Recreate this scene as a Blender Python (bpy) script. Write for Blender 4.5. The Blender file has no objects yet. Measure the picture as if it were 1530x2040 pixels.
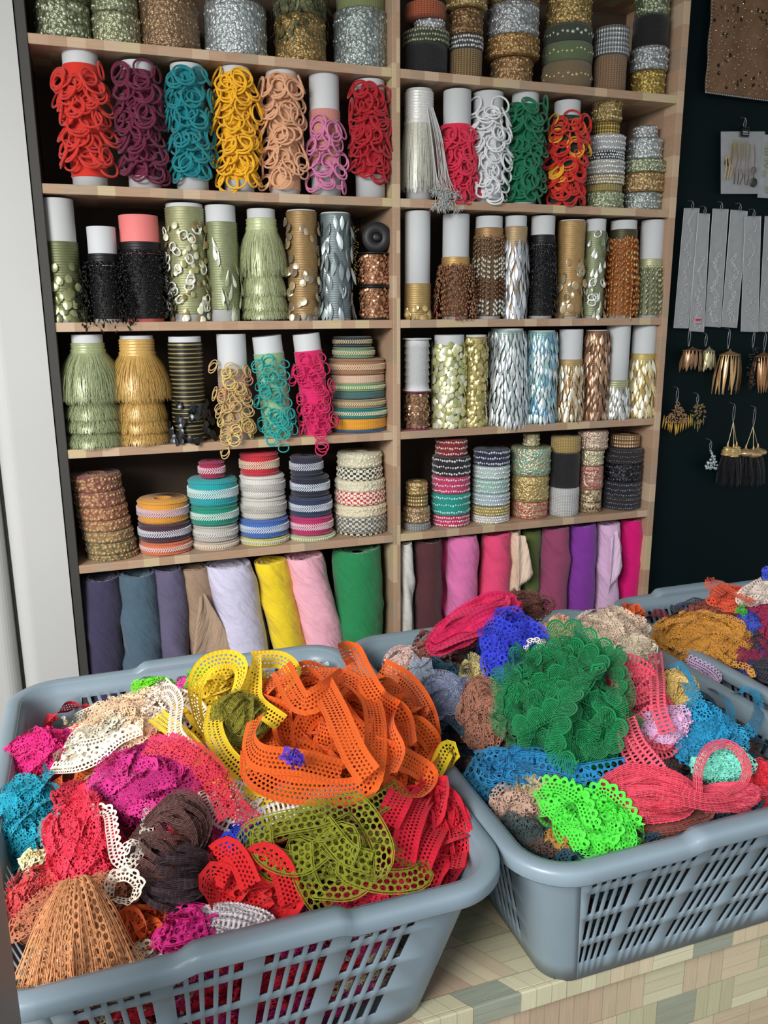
import bpy, math, random
import numpy as np
from mathutils import Vector, Matrix, Quaternion
SC = bpy.context.scene
COL = SC.collection

# ------------------------------------------------------------------ camera, world, lights, exposure
IW, IH = 1530, 2040
F, YAW, PITCH, ROLL = 1641.94, 0.3383, 0.2359, -0.0058
CAM = np.array([-0.6921, -1.8676, 0.0137])
_f = np.array([math.sin(YAW)*math.cos(PITCH), math.cos(YAW)*math.cos(PITCH), -math.sin(PITCH)])
_r = np.array([math.cos(YAW), -math.sin(YAW), 0.0])
_u = np.cross(_r, _f)
CR = _r*math.cos(ROLL)+_u*math.sin(ROLL)
CU = -_r*math.sin(ROLL)+_u*math.cos(ROLL)
CF = _f
cam = bpy.data.cameras.new('camera'); cam_o = bpy.data.objects.new('camera', cam); COL.objects.link(cam_o)
cam_o.matrix_world = Matrix([[CR[0], CU[0], -CF[0], CAM[0]], [CR[1], CU[1], -CF[1], CAM[1]], [CR[2], CU[2], -CF[2], CAM[2]], [0, 0, 0, 1]])
cam.sensor_fit = 'VERTICAL'; cam.sensor_height = 36.0; cam.lens = F/IH*36.0
cam.clip_start = 0.05
SC.camera = cam_o

w = bpy.data.worlds.new('overcast_sky'); SC.world = w; w.use_nodes = True
bg = w.node_tree.nodes['Background']
bg.inputs[0].default_value = (0.86, 0.94, 1.0, 1); bg.inputs[1].default_value = 0.55


def area(name, loc, target, sx, sy, power, col=(1, 1, 1)):
    l = bpy.data.lights.new(name, 'AREA'); l.shape = 'RECTANGLE'; l.size = sx; l.size_y = sy; l.energy = power; l.color = col
    o = bpy.data.objects.new(name, l); COL.objects.link(o); o.location = loc
    o.rotation_euler = (Vector(target)-Vector(loc)).to_track_quat('-Z', 'Y').to_euler()
    return o


area('daylight_from_street', (-2.3, -2.45, 0.95), (-0.1, -0.6, -0.5), 1.5, 1.1, 150, (1.0, 0.985, 0.96))
SC.view_settings.view_transform = 'Standard'; SC.view_settings.look = 'None'
SC.view_settings.gamma = 1; SC.view_settings.use_curve_mapping = False
SC.view_settings.exposure = 0.0
SC.cycles.transparent_max_bounces = 24
SC.cycles.max_bounces = 6

# ------------------------------------------------------------------ helpers
RNG = np.random.RandomState(7)


def ray(px, py):
    return CF*F + CR*(px-IW/2) + CU*(IH/2-py)


def on_y(px, py, y):
    d = ray(px, py); return CAM + d*((y-CAM[1])/d[1])


def on_z(px, py, z):
    d = ray(px, py); return CAM + d*((z-CAM[2])/d[2])


def depth(p):
    return float((np.asarray(p)-CAM) @ CF)


def proj(p):
    d = np.asarray(p)-CAM; k = d @ CF
    return IW/2+F*(d @ CR)/k, IH/2-F*(d @ CU)/k


def lin(c):
    return tuple(((x/255.0)/12.92 if x/255.0 <= 0.04045 else ((x/255.0+0.055)/1.055)**2.4) for x in c)


class MB:
    def __init__(s):
        s.V = []; s.Q = []; s.T = []; s.U = []; s.MQ = []; s.MT = []; s.n = 0

    def add(s, V, F_, UV=None, mat=0):
        V = np.asarray(V, float).reshape(-1, 3); F_ = np.asarray(F_, int)
        s.V.append(V); s.U.append(np.zeros((len(V), 2)) if UV is None else np.asarray(UV, float).reshape(-1, 2))
        if F_.shape[1] == 4:
            s.Q.append(F_+s.n); s.MQ.append(np.full(len(F_), mat))
        else:
            s.T.append(F_+s.n); s.MT.append(np.full(len(F_), mat))
        s.n += len(V)
        return s

    def grid(s, P, UV=None, mat=0, keep=None):
        n, m = P.shape[:2]
        i = np.arange(n*m).reshape(n, m)
        q = np.stack([i[:-1, :-1], i[1:, :-1], i[1:, 1:], i[:-1, 1:]], -1)
        q = q.reshape(-1, 4) if keep is None else q.reshape(-1, 4)[keep]
        return s.add(P.reshape(-1, 3), q, None if UV is None else UV.reshape(-1, 2), mat)

    def lathe(s, prof, seg=32, c=(0, 0, 0), mat=0, ruv=None, wob=None):
        prof = np.asarray(prof, float)
        a = np.linspace(0, 2*math.pi, seg+1)
        r = prof[:, 0][None, :]*np.ones((seg+1, 1))
        z = prof[:, 1][None, :]*np.ones((seg+1, 1))
        if wob is not None:
            r = r+wob(a[:, None], z)
        P = np.stack([r*np.cos(a)[:, None]+c[0], r*np.sin(a)[:, None]+c[1], z+c[2]], -1)
        L = np.concatenate([[0], np.cumsum(np.hypot(np.diff(prof[:, 0]), np.diff(prof[:, 1])))])
        R = ruv if ruv else prof[:, 0].max()
        UV = np.stack([(a*R)[:, None]*np.ones((1, len(prof))), L[None, :]*np.ones((seg+1, 1))], -1)
        return s.grid(P, UV, mat)

    def tube(s, pts, rad, n=6, mat=0):
        pts = np.asarray(pts, float); T = np.gradient(pts, axis=0); T /= np.linalg.norm(T, axis=1)[:, None]+1e-12
        ref = np.array([0.31, 0.2, 0.93]) if abs(T[0][2]) < 0.9 else np.array([1.0, 0.1, 0])
        B = np.cross(T, ref); B /= np.linalg.norm(B, axis=1)[:, None]+1e-12; C = np.cross(T, B)
        a = np.linspace(0, 2*math.pi, n+1)
        rr = np.asarray(rad)*np.ones(len(pts))
        P = pts[:, None]+rr[:, None, None]*(B[:, None]*np.cos(a)[None, :, None]+C[:, None]*np.sin(a)[None, :, None])
        return s.grid(P, None, mat)

    def box(s, a, b, mat=0):
        x0, y0, z0 = a; x1, y1, z1 = b
        V = [(x0, y0, z0), (x1, y0, z0), (x1, y1, z0), (x0, y1, z0), (x0, y0, z1), (x1, y0, z1), (x1, y1, z1), (x0, y1, z1)]
        return s.add(V, [(0, 3, 2, 1), (4, 5, 6, 7), (0, 1, 5, 4), (1, 2, 6, 5), (2, 3, 7, 6), (3, 0, 4, 7)], None, mat)

    def ball(s, c, r, n=6, m=4, mat=0, sq=(1, 1, 1)):
        t = np.linspace(0, math.pi, m+1); a = np.linspace(0, 2*math.pi, n+1)
        P = np.stack([np.sin(t)[None, :]*np.cos(a)[:, None]*sq[0], np.sin(t)[None, :]*np.sin(a)[:, None]*sq[1], np.cos(t)[None, :]*np.ones((n+1, 1))*sq[2]], -1)*r
        return s.grid(P+np.asarray(c), None, mat)

    def copies(s, V, F_, mats3, locs, mat=0):
        """many small copies of one shape, joined: V (k,3), mats3 (n,3,3), locs (n,3)"""
        n = len(locs); V = np.asarray(V, float); F_ = np.asarray(F_, int)
        P = np.einsum('nij,kj->nki', np.asarray(mats3), V)+np.asarray(locs)[:, None]
        FF = (F_[None]+(np.arange(n)*len(V))[:, None, None]).reshape(-1, F_.shape[1])
        return s.add(P.reshape(-1, 3), FF, None, mat)

    def mesh(s, name, mats, smooth=True, off=None):
        me = bpy.data.meshes.new(name)
        V = np.concatenate(s.V); U = np.concatenate(s.U)
        if off is not None:
            V = V-np.asarray(off)
        Q = np.concatenate(s.Q) if s.Q else np.zeros((0, 4), int)
        T = np.concatenate(s.T) if s.T else np.zeros((0, 3), int)
        li = np.concatenate([Q.ravel(), T.ravel()])
        nq, nt = len(Q), len(T)
        me.vertices.add(len(V)); me.vertices.foreach_set('co', V.ravel())
        me.loops.add(len(li)); me.loops.foreach_set('vertex_index', li)
        me.polygons.add(nq+nt)
        me.polygons.foreach_set('loop_start', np.concatenate([np.arange(nq)*4, nq*4+np.arange(nt)*3]))
        for m in (mats if isinstance(mats, (list, tuple)) else [mats]):
            me.materials.append(m)
        mi = np.concatenate(s.MQ+s.MT) if (s.MQ or s.MT) else np.zeros(0, int)
        me.polygons.foreach_set('material_index', mi.astype(int))
        me.polygons.foreach_set('use_smooth', np.full(nq+nt, smooth))
        uvl = me.uv_layers.new(name='UVMap'); uvl.data.foreach_set('uv', U[li].ravel())
        me.update(calc_edges=True)
        return me

    def build(s, name, mats, parent=None, smooth=True, loc=None, kind=None, label=None):
        o = bpy.data.objects.new(name, s.mesh(name, mats, smooth, loc if parent is None else None))
        COL.objects.link(o)
        if parent is not None:
            o.parent = parent
        elif loc is not None:
            o.location = loc
        if kind: o['kind'] = kind
        if label: o['label'] = label
        return o


def tag(o, label, cat, group=None, kind=None):
    o['label'] = label; o['category'] = cat
    if group: o['group'] = group
    if kind: o['kind'] = kind
    return o


def empty(name, loc, label, cat, group=None):
    o = bpy.data.objects.new(name, None); COL.objects.link(o); o.location = loc; o.empty_display_size = 0.02
    return tag(o, label, cat, group)


def inst(name, me, parent, loc, rot=None, scale=None):
    o = bpy.data.objects.new(name, me); COL.objects.link(o); o.parent = parent; o.location = loc
    if rot is not None:
        o.rotation_mode = 'QUATERNION'; o.rotation_quaternion = rot
    if scale is not None:
        o.scale = scale
    return o


def bevel(o, wd=0.0015, seg=2):
    m = o.modifiers.new('bevel', 'BEVEL'); m.width = wd; m.segments = seg; m.limit_method = 'ANGLE'
    return o


def catmull(P, step):
    P = np.asarray(P, float)
    Q = np.vstack([2*P[0]-P[1], P, 2*P[-1]-P[-2]])
    out = []
    for i in range(1, len(Q)-2):
        p0, p1, p2, p3 = Q[i-1], Q[i], Q[i+1], Q[i+2]
        n = max(2, int(np.linalg.norm((p2-p1)[:3])/step))
        t = (np.arange(n)/n)[:, None]
        out.append(0.5*((2*p1)+(-p0+p2)*t+(2*p0-5*p1+4*p2-p3)*t*t+(-p0+3*p1-3*p2+p3)*t**3))
    out.append(Q[-2][None])
    return np.vstack(out)


# ------------------------------------------------------------------ materials
class X:
    """a socket with arithmetic"""
    def __init__(s, nt, sock): s.nt = nt; s.s = sock

    def m(s, op, *a):
        n = s.nt.nodes.new('ShaderNodeMath'); n.operation = op
        for i, v in enumerate((s,)+a):
            if isinstance(v, X): s.nt.links.new(v.s, n.inputs[i])
            else: n.inputs[i].default_value = v
        return X(s.nt, n.outputs[0])
    def __add__(s, o): return s.m('ADD', o)
    def __sub__(s, o): return s.m('SUBTRACT', o)
    def __mul__(s, o): return s.m('MULTIPLY', o)
    def __truediv__(s, o): return s.m('DIVIDE', o)
    def lt(s, o): return s.m('LESS_THAN', o)
    def gt(s, o): return s.m('GREATER_THAN', o)
    def fr(s): return s.m('FRACT')
    def fl(s): return s.m('FLOOR')
    def ab(s): return s.m('ABSOLUTE')
    def mod(s, o): return s.m('FLOORED_MODULO', o)
    def mx(s, o): return s.m('MAXIMUM', o)
    def mn(s, o): return s.m('MINIMUM', o)
    def sin(s): return s.m('SINE')


MATS = {}


class M:
    def __init__(s, name, rough=0.6, metal=0.0, spec=0.4, sheen=0.0, coat=0.0):
        s.mat = bpy.data.materials.new(name); s.mat.use_nodes = True
        s.nt = s.mat.node_tree; s.b = s.nt.nodes['Principled BSDF']; s.out = s.nt.nodes['Material Output']
        i = s.b.inputs
        i['Roughness'].default_value = rough; i['Metallic'].default_value = metal; i['Specular IOR Level'].default_value = spec
        if sheen: i['Sheen Weight'].default_value = sheen
        if coat: i['Coat Weight'].default_value = coat

    def node(s, t, **kw):
        n = s.nt.nodes.new(t)
        for k, v in kw.items():
            if k in n.inputs: n.inputs[k].default_value = v
            else: setattr(n, k, v)
        return n

    def coord(s, which='Object'):
        return s.node('ShaderNodeTexCoord').outputs[which]

    def uv(s):
        n = s.node('ShaderNodeSeparateXYZ'); s.nt.links.new(s.coord('UV'), n.inputs[0])
        return X(s.nt, n.outputs[0]), X(s.nt, n.outputs[1])

    def xyz(s):
        n = s.node('ShaderNodeSeparateXYZ'); s.nt.links.new(s.coord('Object'), n.inputs[0])
        return [X(s.nt, o) for o in n.outputs]

    def comb(s, *a):
        n = s.node('ShaderNodeCombineXYZ')
        for i, v in enumerate(a):
            if isinstance(v, X): s.nt.links.new(v.s, n.inputs[i])
            else: n.inputs[i].default_value = v
        return n.outputs[0]

    def noise(s, vec, scale, detail=3.0, which=0):
        n = s.node('ShaderNodeTexNoise', Scale=scale, Detail=detail)
        if vec is not None: s.nt.links.new(vec, n.inputs['Vector'])
        return X(s.nt, n.outputs[which])

    def vor(s, vec, scale, feature='F1', rnd=1.0, out='Distance', dim='3D'):
        n = s.node('ShaderNodeTexVoronoi', feature=feature, voronoi_dimensions=dim); n.inputs['Scale'].default_value = scale; n.inputs['Randomness'].default_value = rnd
        s.nt.links.new(vec, n.inputs['Vector'])
        return X(s.nt, n.outputs[out])

    def white(s, vec):
        n = s.node('ShaderNodeTexWhiteNoise', noise_dimensions='3D'); s.nt.links.new(vec, n.inputs['Vector'])
        return X(s.nt, n.outputs['Value'])

    def ramp(s, fac, stops, interp='LINEAR'):
        n = s.node('ShaderNodeValToRGB'); n.color_ramp.interpolation = interp
        e = n.color_ramp.elements
        while len(e) < len(stops): e.new(0.5)
        for k, (p, c) in enumerate(stops):
            e[k].position = p; e[k].color = (*c, 1)
        s.nt.links.new(fac.s, n.inputs[0])
        return n.outputs[0]

    def mix(s, fac, a, b, mode='MIX'):
        n = s.node('ShaderNodeMix', data_type='RGBA', blend_type=mode)
        for i, v in ((0, fac), (6, a), (7, b)):
            if isinstance(v, X): s.nt.links.new(v.s, n.inputs[i])
            elif hasattr(v, 'is_output'): s.nt.links.new(v, n.inputs[i])
            elif isinstance(v, tuple): n.inputs[i].default_value = (*v, 1)
            else: n.inputs[i].default_value = v
        return n.outputs[2]

    def color(s, c):
        if isinstance(c, tuple): s.b.inputs['Base Color'].default_value = (*c, 1)
        else: s.nt.links.new(c, s.b.inputs['Base Color'])
        return s

    def put(s, name, x):
        s.nt.links.new(x.s if isinstance(x, X) else x, s.b.inputs[name]); return s

    def bump(s, h, strength=0.5, dist=0.002):
        n = s.node('ShaderNodeBump'); n.inputs['Strength'].default_value = strength; n.inputs['Distance'].default_value = dist
        s.nt.links.new(h.s, n.inputs['Height']); s.nt.links.new(n.outputs[0], s.b.inputs['Normal']); return s

    def holes(s, hole):
        t = s.node('ShaderNodeBsdfTransparent'); mx = s.node('ShaderNodeMixShader')
        s.nt.links.new(hole.s, mx.inputs[0]); s.nt.links.new(s.b.outputs[0], mx.inputs[1]); s.nt.links.new(t.outputs[0], mx.inputs[2])
        s.nt.links.new(mx.outputs[0], s.out.inputs[0]); return s


def cached(fn):
    def g(*a):
        k = (fn.__name__,)+a
        if k not in MATS: MATS[k] = fn(*a)
        return MATS[k]
    return g


@cached
def plain(c, rough=0.6, metal=0.0, var=0.1, nscale=60.0):
    m = M('plain', rough, metal); L = lin(c)
    n = m.noise(m.coord(), nscale)
    m.color(m.mix(n, tuple(x*(1-var) for x in L), tuple(min(1, x*(1+var)) for x in L)))
    m.bump(n, 0.15, 0.001)
    return m.mat


@cached
def yarn(c):
    m = M('yarn', 0.75, 0, 0.2, 0.3); L = lin(c)
    n = m.noise(m.coord(), 400.0)
    m.color(m.mix(n, tuple(x*0.75 for x in L), tuple(min(1, x*1.2) for x in L)))
    m.bump(n, 0.4, 0.001)
    return m.mat


@cached
def foil(c, rough=0.25):
    m = M('foil', rough+0.06, 0.45, 0.7); L = lin(c)
    n = m.noise(m.coord(), 90.0)
    m.color(m.mix(n, tuple(x*0.8 for x in L), tuple(min(1, x*1.35) for x in L)))
    return m.mat


@cached
def striped(c, c2, pitch):
    m = M('striped_cord', 0.4, 0.2, 0.5); u, v = m.uv()
    m.color(m.mix((v/pitch).fr().lt(0.3), lin(c), lin(c2))); m.bump((v*(1256.0)).sin(), 0.4, 0.001)
    return m.mat


@cached
def straw(c):
    m = M('straw', 0.35, 0.15, 0.6, 0.0); L = lin(c)
    n = m.noise(m.coord(), 240.0)
    m.color(m.mix(n, tuple(x*0.6 for x in L), tuple(min(1, x*1.3) for x in L)))
    return m.mat


@cached
def plastic(c):
    m = M('grey_plastic', 0.36, 0, 0.5); L = lin(c)
    n = m.noise(m.coord(), 14.0, 4)
    m.color(m.mix(n, tuple(x*0.9 for x in L), tuple(min(1, x*1.08) for x in L)))
    f = m.noise(m.coord(), 300.0)
    m.bump(f, 0.05, 0.001)
    return m.mat


@cached
def cloth(c):
    m = M('bolt_cloth', 0.85, 0, 0.15, 0.25); L = lin(c)
    n = m.noise(m.coord(), 9.0, 5)
    m.color(m.mix(n, tuple(x*0.86 for x in L), tuple(min(1, x*1.08) for x in L)))
    u, v = m.uv()
    wv = (u*1800.0).sin()*(v*1800.0).sin()
    fold = m.noise(m.comb(u*26.0+v*20.0, v*9.0-u*5.0, 0.0), 1.5, 3)
    m.bump(fold+wv*0.004, 0.55, 0.018)
    return m.mat


@cached
def laminate(dark=False):
    """printed patchwork wood on the shelving"""
    m = M('patchwork_laminate', 0.5, 0, 0.35)
    x, y, z = m.xyz()
    cell = m.comb((x/0.034).fl(), (y/0.05).fl(), (z/0.05).fl())
    wn = m.white(cell)
    c = m.ramp(wn, [(0.0, lin((172, 140, 114))), (0.45, lin((184, 152, 126))), (0.62, lin((206, 182, 154))), (0.75, lin((164, 144, 122))), (0.88, lin((204, 188, 146))), (1.0, lin((154, 128, 106)))], 'CONSTANT')
    g = m.noise(m.comb(x*3.0, y*14.0, z*60.0), 8.0, 4)
    m.color(m.mix(0.35, c, m.mix(g, lin((130, 98, 74)), lin((216, 188, 160))), 'MIX'))
    m.bump(g, 0.1, 0.001)
    return m.mat


@cached
def mosaic():
    """printed mosaic planks on the platform front: x along, z up"""
    m = M('mosaic_laminate', 0.45, 0, 0.4)
    x, y, z = m.xyz()
    xx = x+y*0.6; zz = z+y*0.8
    row = (zz/0.047).fl()
    off = m.white(m.comb(row, 3.0, 1.0))
    sx = xx/0.056+off
    cell = m.comb(sx.fl(), row, 0.0)
    wn = m.white(cell); dirn = m.white(m.comb(sx.fl(), row, 5.0)).gt(0.45)
    c = m.ramp(wn, [(0.0, lin((206, 190, 160))), (0.26, lin((190, 172, 144))), (0.44, lin((204, 202, 170))), (0.62, lin((118, 140, 132))), (0.76, lin((178, 178, 144))), (0.90, lin((180, 152, 130)))], 'CONSTANT')
    fx = sx.fr()*3.0; fz = (zz/0.047).fr()*3.0
    lane = fx*dirn+fz*(dirn*-1.0+1.0)
    tint = m.white(m.comb(sx.fl(), row, lane.fl()+9.0))
    g1 = m.noise(m.comb(xx*4.0, 0.0, zz*90.0), 5.0, 4); g2 = m.noise(m.comb(xx*90.0, 0.0, zz*4.0), 5.0, 4)
    g = g1*(dirn*-1.0+1.0)+g2*dirn
    edge = (lane.fr().lt(0.06)*0.6).mx(sx.fr().lt(0.015)).mx((zz/0.047).fr().lt(0.02))
    cc = m.mix(0.3, c, m.mix(g, lin((96, 80, 62)), lin((228, 216, 188))))
    cc = m.mix(tint*0.35, cc, lin((150, 138, 108)))
    m.color(m.mix(edge*0.5, cc, lin((92, 82, 62))))
    m.bump(edge*-1.0, 0.2, 0.001)
    return m.mat


@cached
def wall_white():
    m = M('white_wall_paint', 0.55, 0, 0.3)
    n = m.noise(m.coord(), 3.0, 5)
    m.color(m.mix(n, lin((180, 180, 179)), lin((194, 194, 193))))
    m.bump(m.noise(m.coord(), 120.0), 0.06, 0.001)
    return m.mat


@cached
def board_dark():
    m = M('dark_teal_board', 0.6, 0, 0.12)
    n = m.noise(m.coord(), 4.0, 4)
    m.color(m.mix(n, lin((1, 18, 15)), lin((2, 20, 26))))
    m.bump(m.noise(m.coord(), 220.0), 0.08, 0.001)
    return m.mat


@cached
def roll_mat(c, c2, kind):
    """wound trim: u along the band (m), v along the profile (m)"""
    metal = 0.55 if kind in ('ornate', 'metal') else 0.0
    m = M('trim_'+kind, 0.38 if metal else 0.7, metal, 0.4, 0.0 if metal else 0.2)
    u, v = m.uv(); A, B = lin(c), lin(c2)
    pos = m.comb(u, v, 0.0)
    if kind in ('ornate', 'floral'):
        d = m.vor(pos, 125.0); e = m.vor(pos, 260.0)
        col = m.mix((d*1.6).mn(1.0), B, A)
        col = m.mix(e.lt(0.18)*0.7, col, tuple(x*0.18 for x in A))
        m.color(col); m.bump(d*-1.0+e*-0.5, 0.9, 0.003)
    elif kind == 'metal':
        st = ((u*420.0+v*300.0).sin()*(u*420.0-v*300.0).sin())
        m.color(m.mix(st*0.5+0.5, tuple(x*0.45 for x in A), B)); m.bump(st, 0.9, 0.002)
    elif kind == 'weave':
        st = ((v*1500.0).sin()*0.5+0.5); s2 = (u*900.0).sin()*0.5+0.5
        m.color(m.mix(st*s2, tuple(x*0.55 for x in A), B)); m.bump(st*s2, 0.8, 0.002)
    elif kind == 'check':
        ck = ((u/0.008).fl()+(v/0.006).fl()).mod(2.0)
        m.color(m.mix(ck, A, B)); m.bump(m.vor(pos, 300.0), 0.6, 0.002)
    else:
        n = m.noise(m.comb(u*1.0, v*4.0, 0.0), 260.0)
        st = (v*2100.0).sin()*0.5+0.5; zz = ((u*1300.0).sin()*0.5+0.5)
        m.color(m.mix(n*0.6+st*zz*0.4, tuple(x*0.7 for x in A), tuple(min(1, x*1.2) for x in A))); m.bump(st*zz+n*0.4, 0.7, 0.0015)
    return m.mat


@cached
def lace(c, kind, width):
    """openwork tape: u along (m), v 0..1 across; real see-through holes"""
    m = M('lace_'+kind, 0.7, 0, 0.2, 0.06); L = lin(c)
    u, v = m.uv()
    hgt = None
    if kind == 'net':
        p = 0.0046; rows = max(3.0, round(width*0.62/0.0044))
        t = (v-0.19)/0.62*rows; s = u/p+(t.fl().mod(2.0))*0.5
        a = s.fr()-0.5; b = t.fr()-0.5; d = (a*a+b*b).m('SQRT')
        hole = d.lt(0.29)*v.gt(0.19)*v.lt(0.81)
        hgt = d.mn(0.55)*2.0
    elif kind == 'hex':
        p = 0.0076; rows = max(2.0, round(width*0.74/0.0062))
        t = (v-0.13)/0.74*rows; s = u/p+(t.fl().mod(2.0))*0.5
        a = (s.fr()-0.5).ab(); b = (t.fr()-0.5).ab(); d = (a*0.87+b*0.5).mx(b*0.95)
        hole = (d.lt(0.38)*v.gt(0.13)*v.lt(0.87)).mx(v.gt(0.045)*v.lt(0.085)).mx(v.gt(0.915)*v.lt(0.955))
        hgt = d*2.0
    elif kind == 'ladder':
        a = (u/0.0046).fr(); c2 = (v-0.5).ab()
        hole = a.gt(0.35)*a.lt(0.85)*c2.gt(0.08)*c2.lt(0.34)
        hole = hole.mx(c2.gt(0.45)*((u/0.0028).fr().lt(0.4)))
        hgt = (a*6.283).sin()
    elif kind == 'leaf':
        a = (u/0.021).fr()-0.5; q = (a*a*0.9+(v-0.3)*(v-0.3)*0.8).m('SQRT')
        ang = (a*70.0+v*14.0).sin()
        hole = (ang.gt(0.25))*q.lt(0.40)*q.gt(0.06)
        hole = hole.mx(q.gt(0.56)*v.gt(0.45)).mx((v.lt(0.13))*((u/0.003).fr().lt(0.45))*v.gt(0.05)).mx(q.gt(0.44)*q.lt(0.47))
        hgt = ang+(q*60.0).sin()
    elif kind == 'curly':
        pos = m.comb(u, v*width, 0.0)
        d = m.vor(pos, 300.0, 'DISTANCE_TO_EDGE')
        sc = (v-0.5).ab().gt(((u/0.006*3.1416).sin().ab())*0.09+0.41)
        hole = d.gt(0.15).mx(sc)
        hgt = d*-2.5
    elif kind == 'thread':
        k = max(4.0, round(width/0.0017))
        a = (v*k).fr()
        hole = a.lt(0.38)*((u/0.006).fr().gt(0.2))
        hgt = (a*6.283).sin()
    else:  # scallop
        sc = (u/0.0088*3.1416).sin().ab()
        out = v.gt(sc*0.2+0.8)
        a = (u/0.0088).fr()-0.5; b = v-0.72; d = (a*a*0.8+b*b*4.0).m('SQRT')
        p = 0.0042; t = v*max(3.0, round(width/0.0042)); s = u/p+(t.fl().mod(2.0))*0.5
        e = ((s.fr()-0.5)*(s.fr()-0.5)+(t.fr()-0.5)*(t.fr()-0.5)).m('SQRT')
        hole = out.mx(e.lt(0.34)*v.lt(0.56)*v.gt(0.08)).mx(d.lt(0.20))
        hgt = e+d*2.0
    yarns = (v*(width/0.0013*6.283)).sin()*0.5+0.5
    n = m.noise(m.coord(), 30.0, 3)
    th = m.noise(m.comb(u, v*width, 0.0), 900.0, 2)
    f = n*0.4+th*0.3+yarns*0.3
    m.color(m.mix(f, tuple(x*0.75 for x in L), tuple(min(1, x*1.5+0.014) for x in L)))  # colour goes darker between yarns, standing for shade in the gaps
    m.bump(hgt+yarns*0.7+th*0.5, 0.6, 0.0014)
    m.holes(hole)
    return m.mat


# ------------------------------------------------------------------ setting
Z = {0: 0.81, 1: 0.54, 2: 0.27, 3: 0.0, 4: -0.2657, 5: -0.524, 6: -0.93}
XL, XR, SD = -0.7508, 0.7489, 0.24
FLOOR = -1.5


def struct(o, **kw):
    o['kind'] = 'structure'
    return o


mb = MB(); mb.box((-2.6, -3.2, FLOOR-0.05), (3.0, 1.0, FLOOR)); struct(mb.build('floor', plain((120, 112, 104), 0.6, 0, 0.1, 3.0), smooth=False))
mb = MB(); mb.box((-2.6, -1.7, 0.885), (3.0, 1.0, 0.965)); struct(mb.build('ceiling', plain((200, 198, 192), 0.8, 0, 0.05, 4.0), smooth=False))  # unseen ceiling, its height and front edge shaped to shade the top shelves
mb = MB(); mb.box((-2.6, 0.45, FLOOR), (3.0, 0.55, 0.885)); struct(mb.build('wall_back', plain((60, 56, 52), 0.8, 0, 0.1, 3.0), smooth=False))
# white plastered pillar beside the shelving: flat face, rounded corner, recess, then the wall again
mb = MB()
prof = [(-0.7715, 0.45), (-0.7715, -0.004)]
for a in np.linspace(0, math.pi/2, 10):
    prof.append((-0.852-0.035*math.sin(a), -0.004+0.035*(1-math.cos(a))))
prof += [(-0.892, 0.075), (-0.897, 0.075)]
for a in np.linspace(math.pi/2, 0, 8):
    prof.append((-0.925+0.028*math.sin(a), 0.008+0.028*(1-math.cos(a))))
prof += [(-2.6, 0.008)]
prof = np.array(prof)
P = np.stack([np.stack([prof[:, 0], prof[:, 1], np.full(len(prof), z)], -1) for z in (FLOOR, 0.885)], 0)
mb.grid(P); struct(mb.build('wall_left', wall_white(), smooth=False))
# grey door jamb in the near left corner
mb = MB(); mb.box((-0.835, -1.42, FLOOR), (-0.772, -1.345, 0.885))
o = struct(mb.build('door_1', plain((128, 124, 118), 0.5, 0, 0.06, 5.0), smooth=False)); bevel(o, 0.006, 3)
# dark board beside the shelving
mb = MB(); mb.box((0.778, 0.05, FLOOR), (3.0, 0.075, 0.885)); struct(mb.build('wall_right', board_dark(), smooth=False))

# ------------------------------------------------------------------ shelving
lam = laminate()
shaded_lam = plain((62, 60, 57), 0.55, 0, 0.12, 8.0)  # shade of the left side panel put into its base colour
sh = empty('shelving_unit', (0, 0, FLOOR), 'tall patchwork wood laminate shelving unit with a centre divider against the wall', 'shelf')
sh_off = -FLOOR


def shelf_part(name, a, b, mat, label=None, bv=True):
    m_ = MB(); m_.box((a[0], a[1], a[2]+sh_off), (b[0], b[1], b[2]+sh_off))
    o_ = m_.build(name, mat, sh, smooth=False, label=label)
    if bv: bevel(o_, 0.0012, 2)
    return o_


shelf_part('side_panel', (XL-0.019, 0.0, FLOOR), (XL, SD, 0.88), shaded_lam, 'side panel coloured dark for its shade')
shelf_part('side_panel', (XR, 0.0, FLOOR), (XR+0.019, SD, 0.88), lam)
shelf_part('divider', (-0.0095, 0.001, FLOOR), (0.0095, SD, 0.88), lam)
for i in (0, 1, 2, 3, 4, 5, 6):
    shelf_part('shelf_board', (XL, 0.002, Z[i]-0.019), (-0.0095, SD, Z[i]), lam)
    shelf_part('shelf_board', (0.0095, 0.002, Z[i]-0.019), (XR, SD, Z[i]), lam)
shelf_part('back_panel', (XL-0.019, SD, FLOOR), (XR+0.019, SD+0.006, 0.88), plain((74, 60, 48), 0.7, 0, 0.15, 6.0), 'back panel coloured dark for the shade between the goods', False)  # dark base colour stands for the shade behind the goods

# ------------------------------------------------------------------ display platform
PZ = -0.69; PY = -1.219
pl = empty('display_platform', (0, -0.95, FLOOR), 'low platform with mosaic wood laminate front under the grey baskets', 'platform')


def plat(name, a, b, mat, label=None):
    m_ = MB(); m_.box((a[0], a[1]+0.95, a[2]-FLOOR), (b[0], b[1]+0.95, b[2]-FLOOR)); o_ = m_.build(name, mat, pl, smooth=False, label=label); return bevel(o_, 0.0015, 2)


plat('top_board', (-1.3, PY, PZ-0.018), (1.6, -0.45, PZ), mosaic())
plat('edge_strip', (-1.3, PY-0.006, PZ-0.024), (1.6, PY, PZ+0.001), mosaic(), 'edge band along the front of the platform')
plat('front_panel', (-1.3, PY+0.004, FLOOR), (1.6, PY+0.02, PZ-0.018), mosaic())

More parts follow.
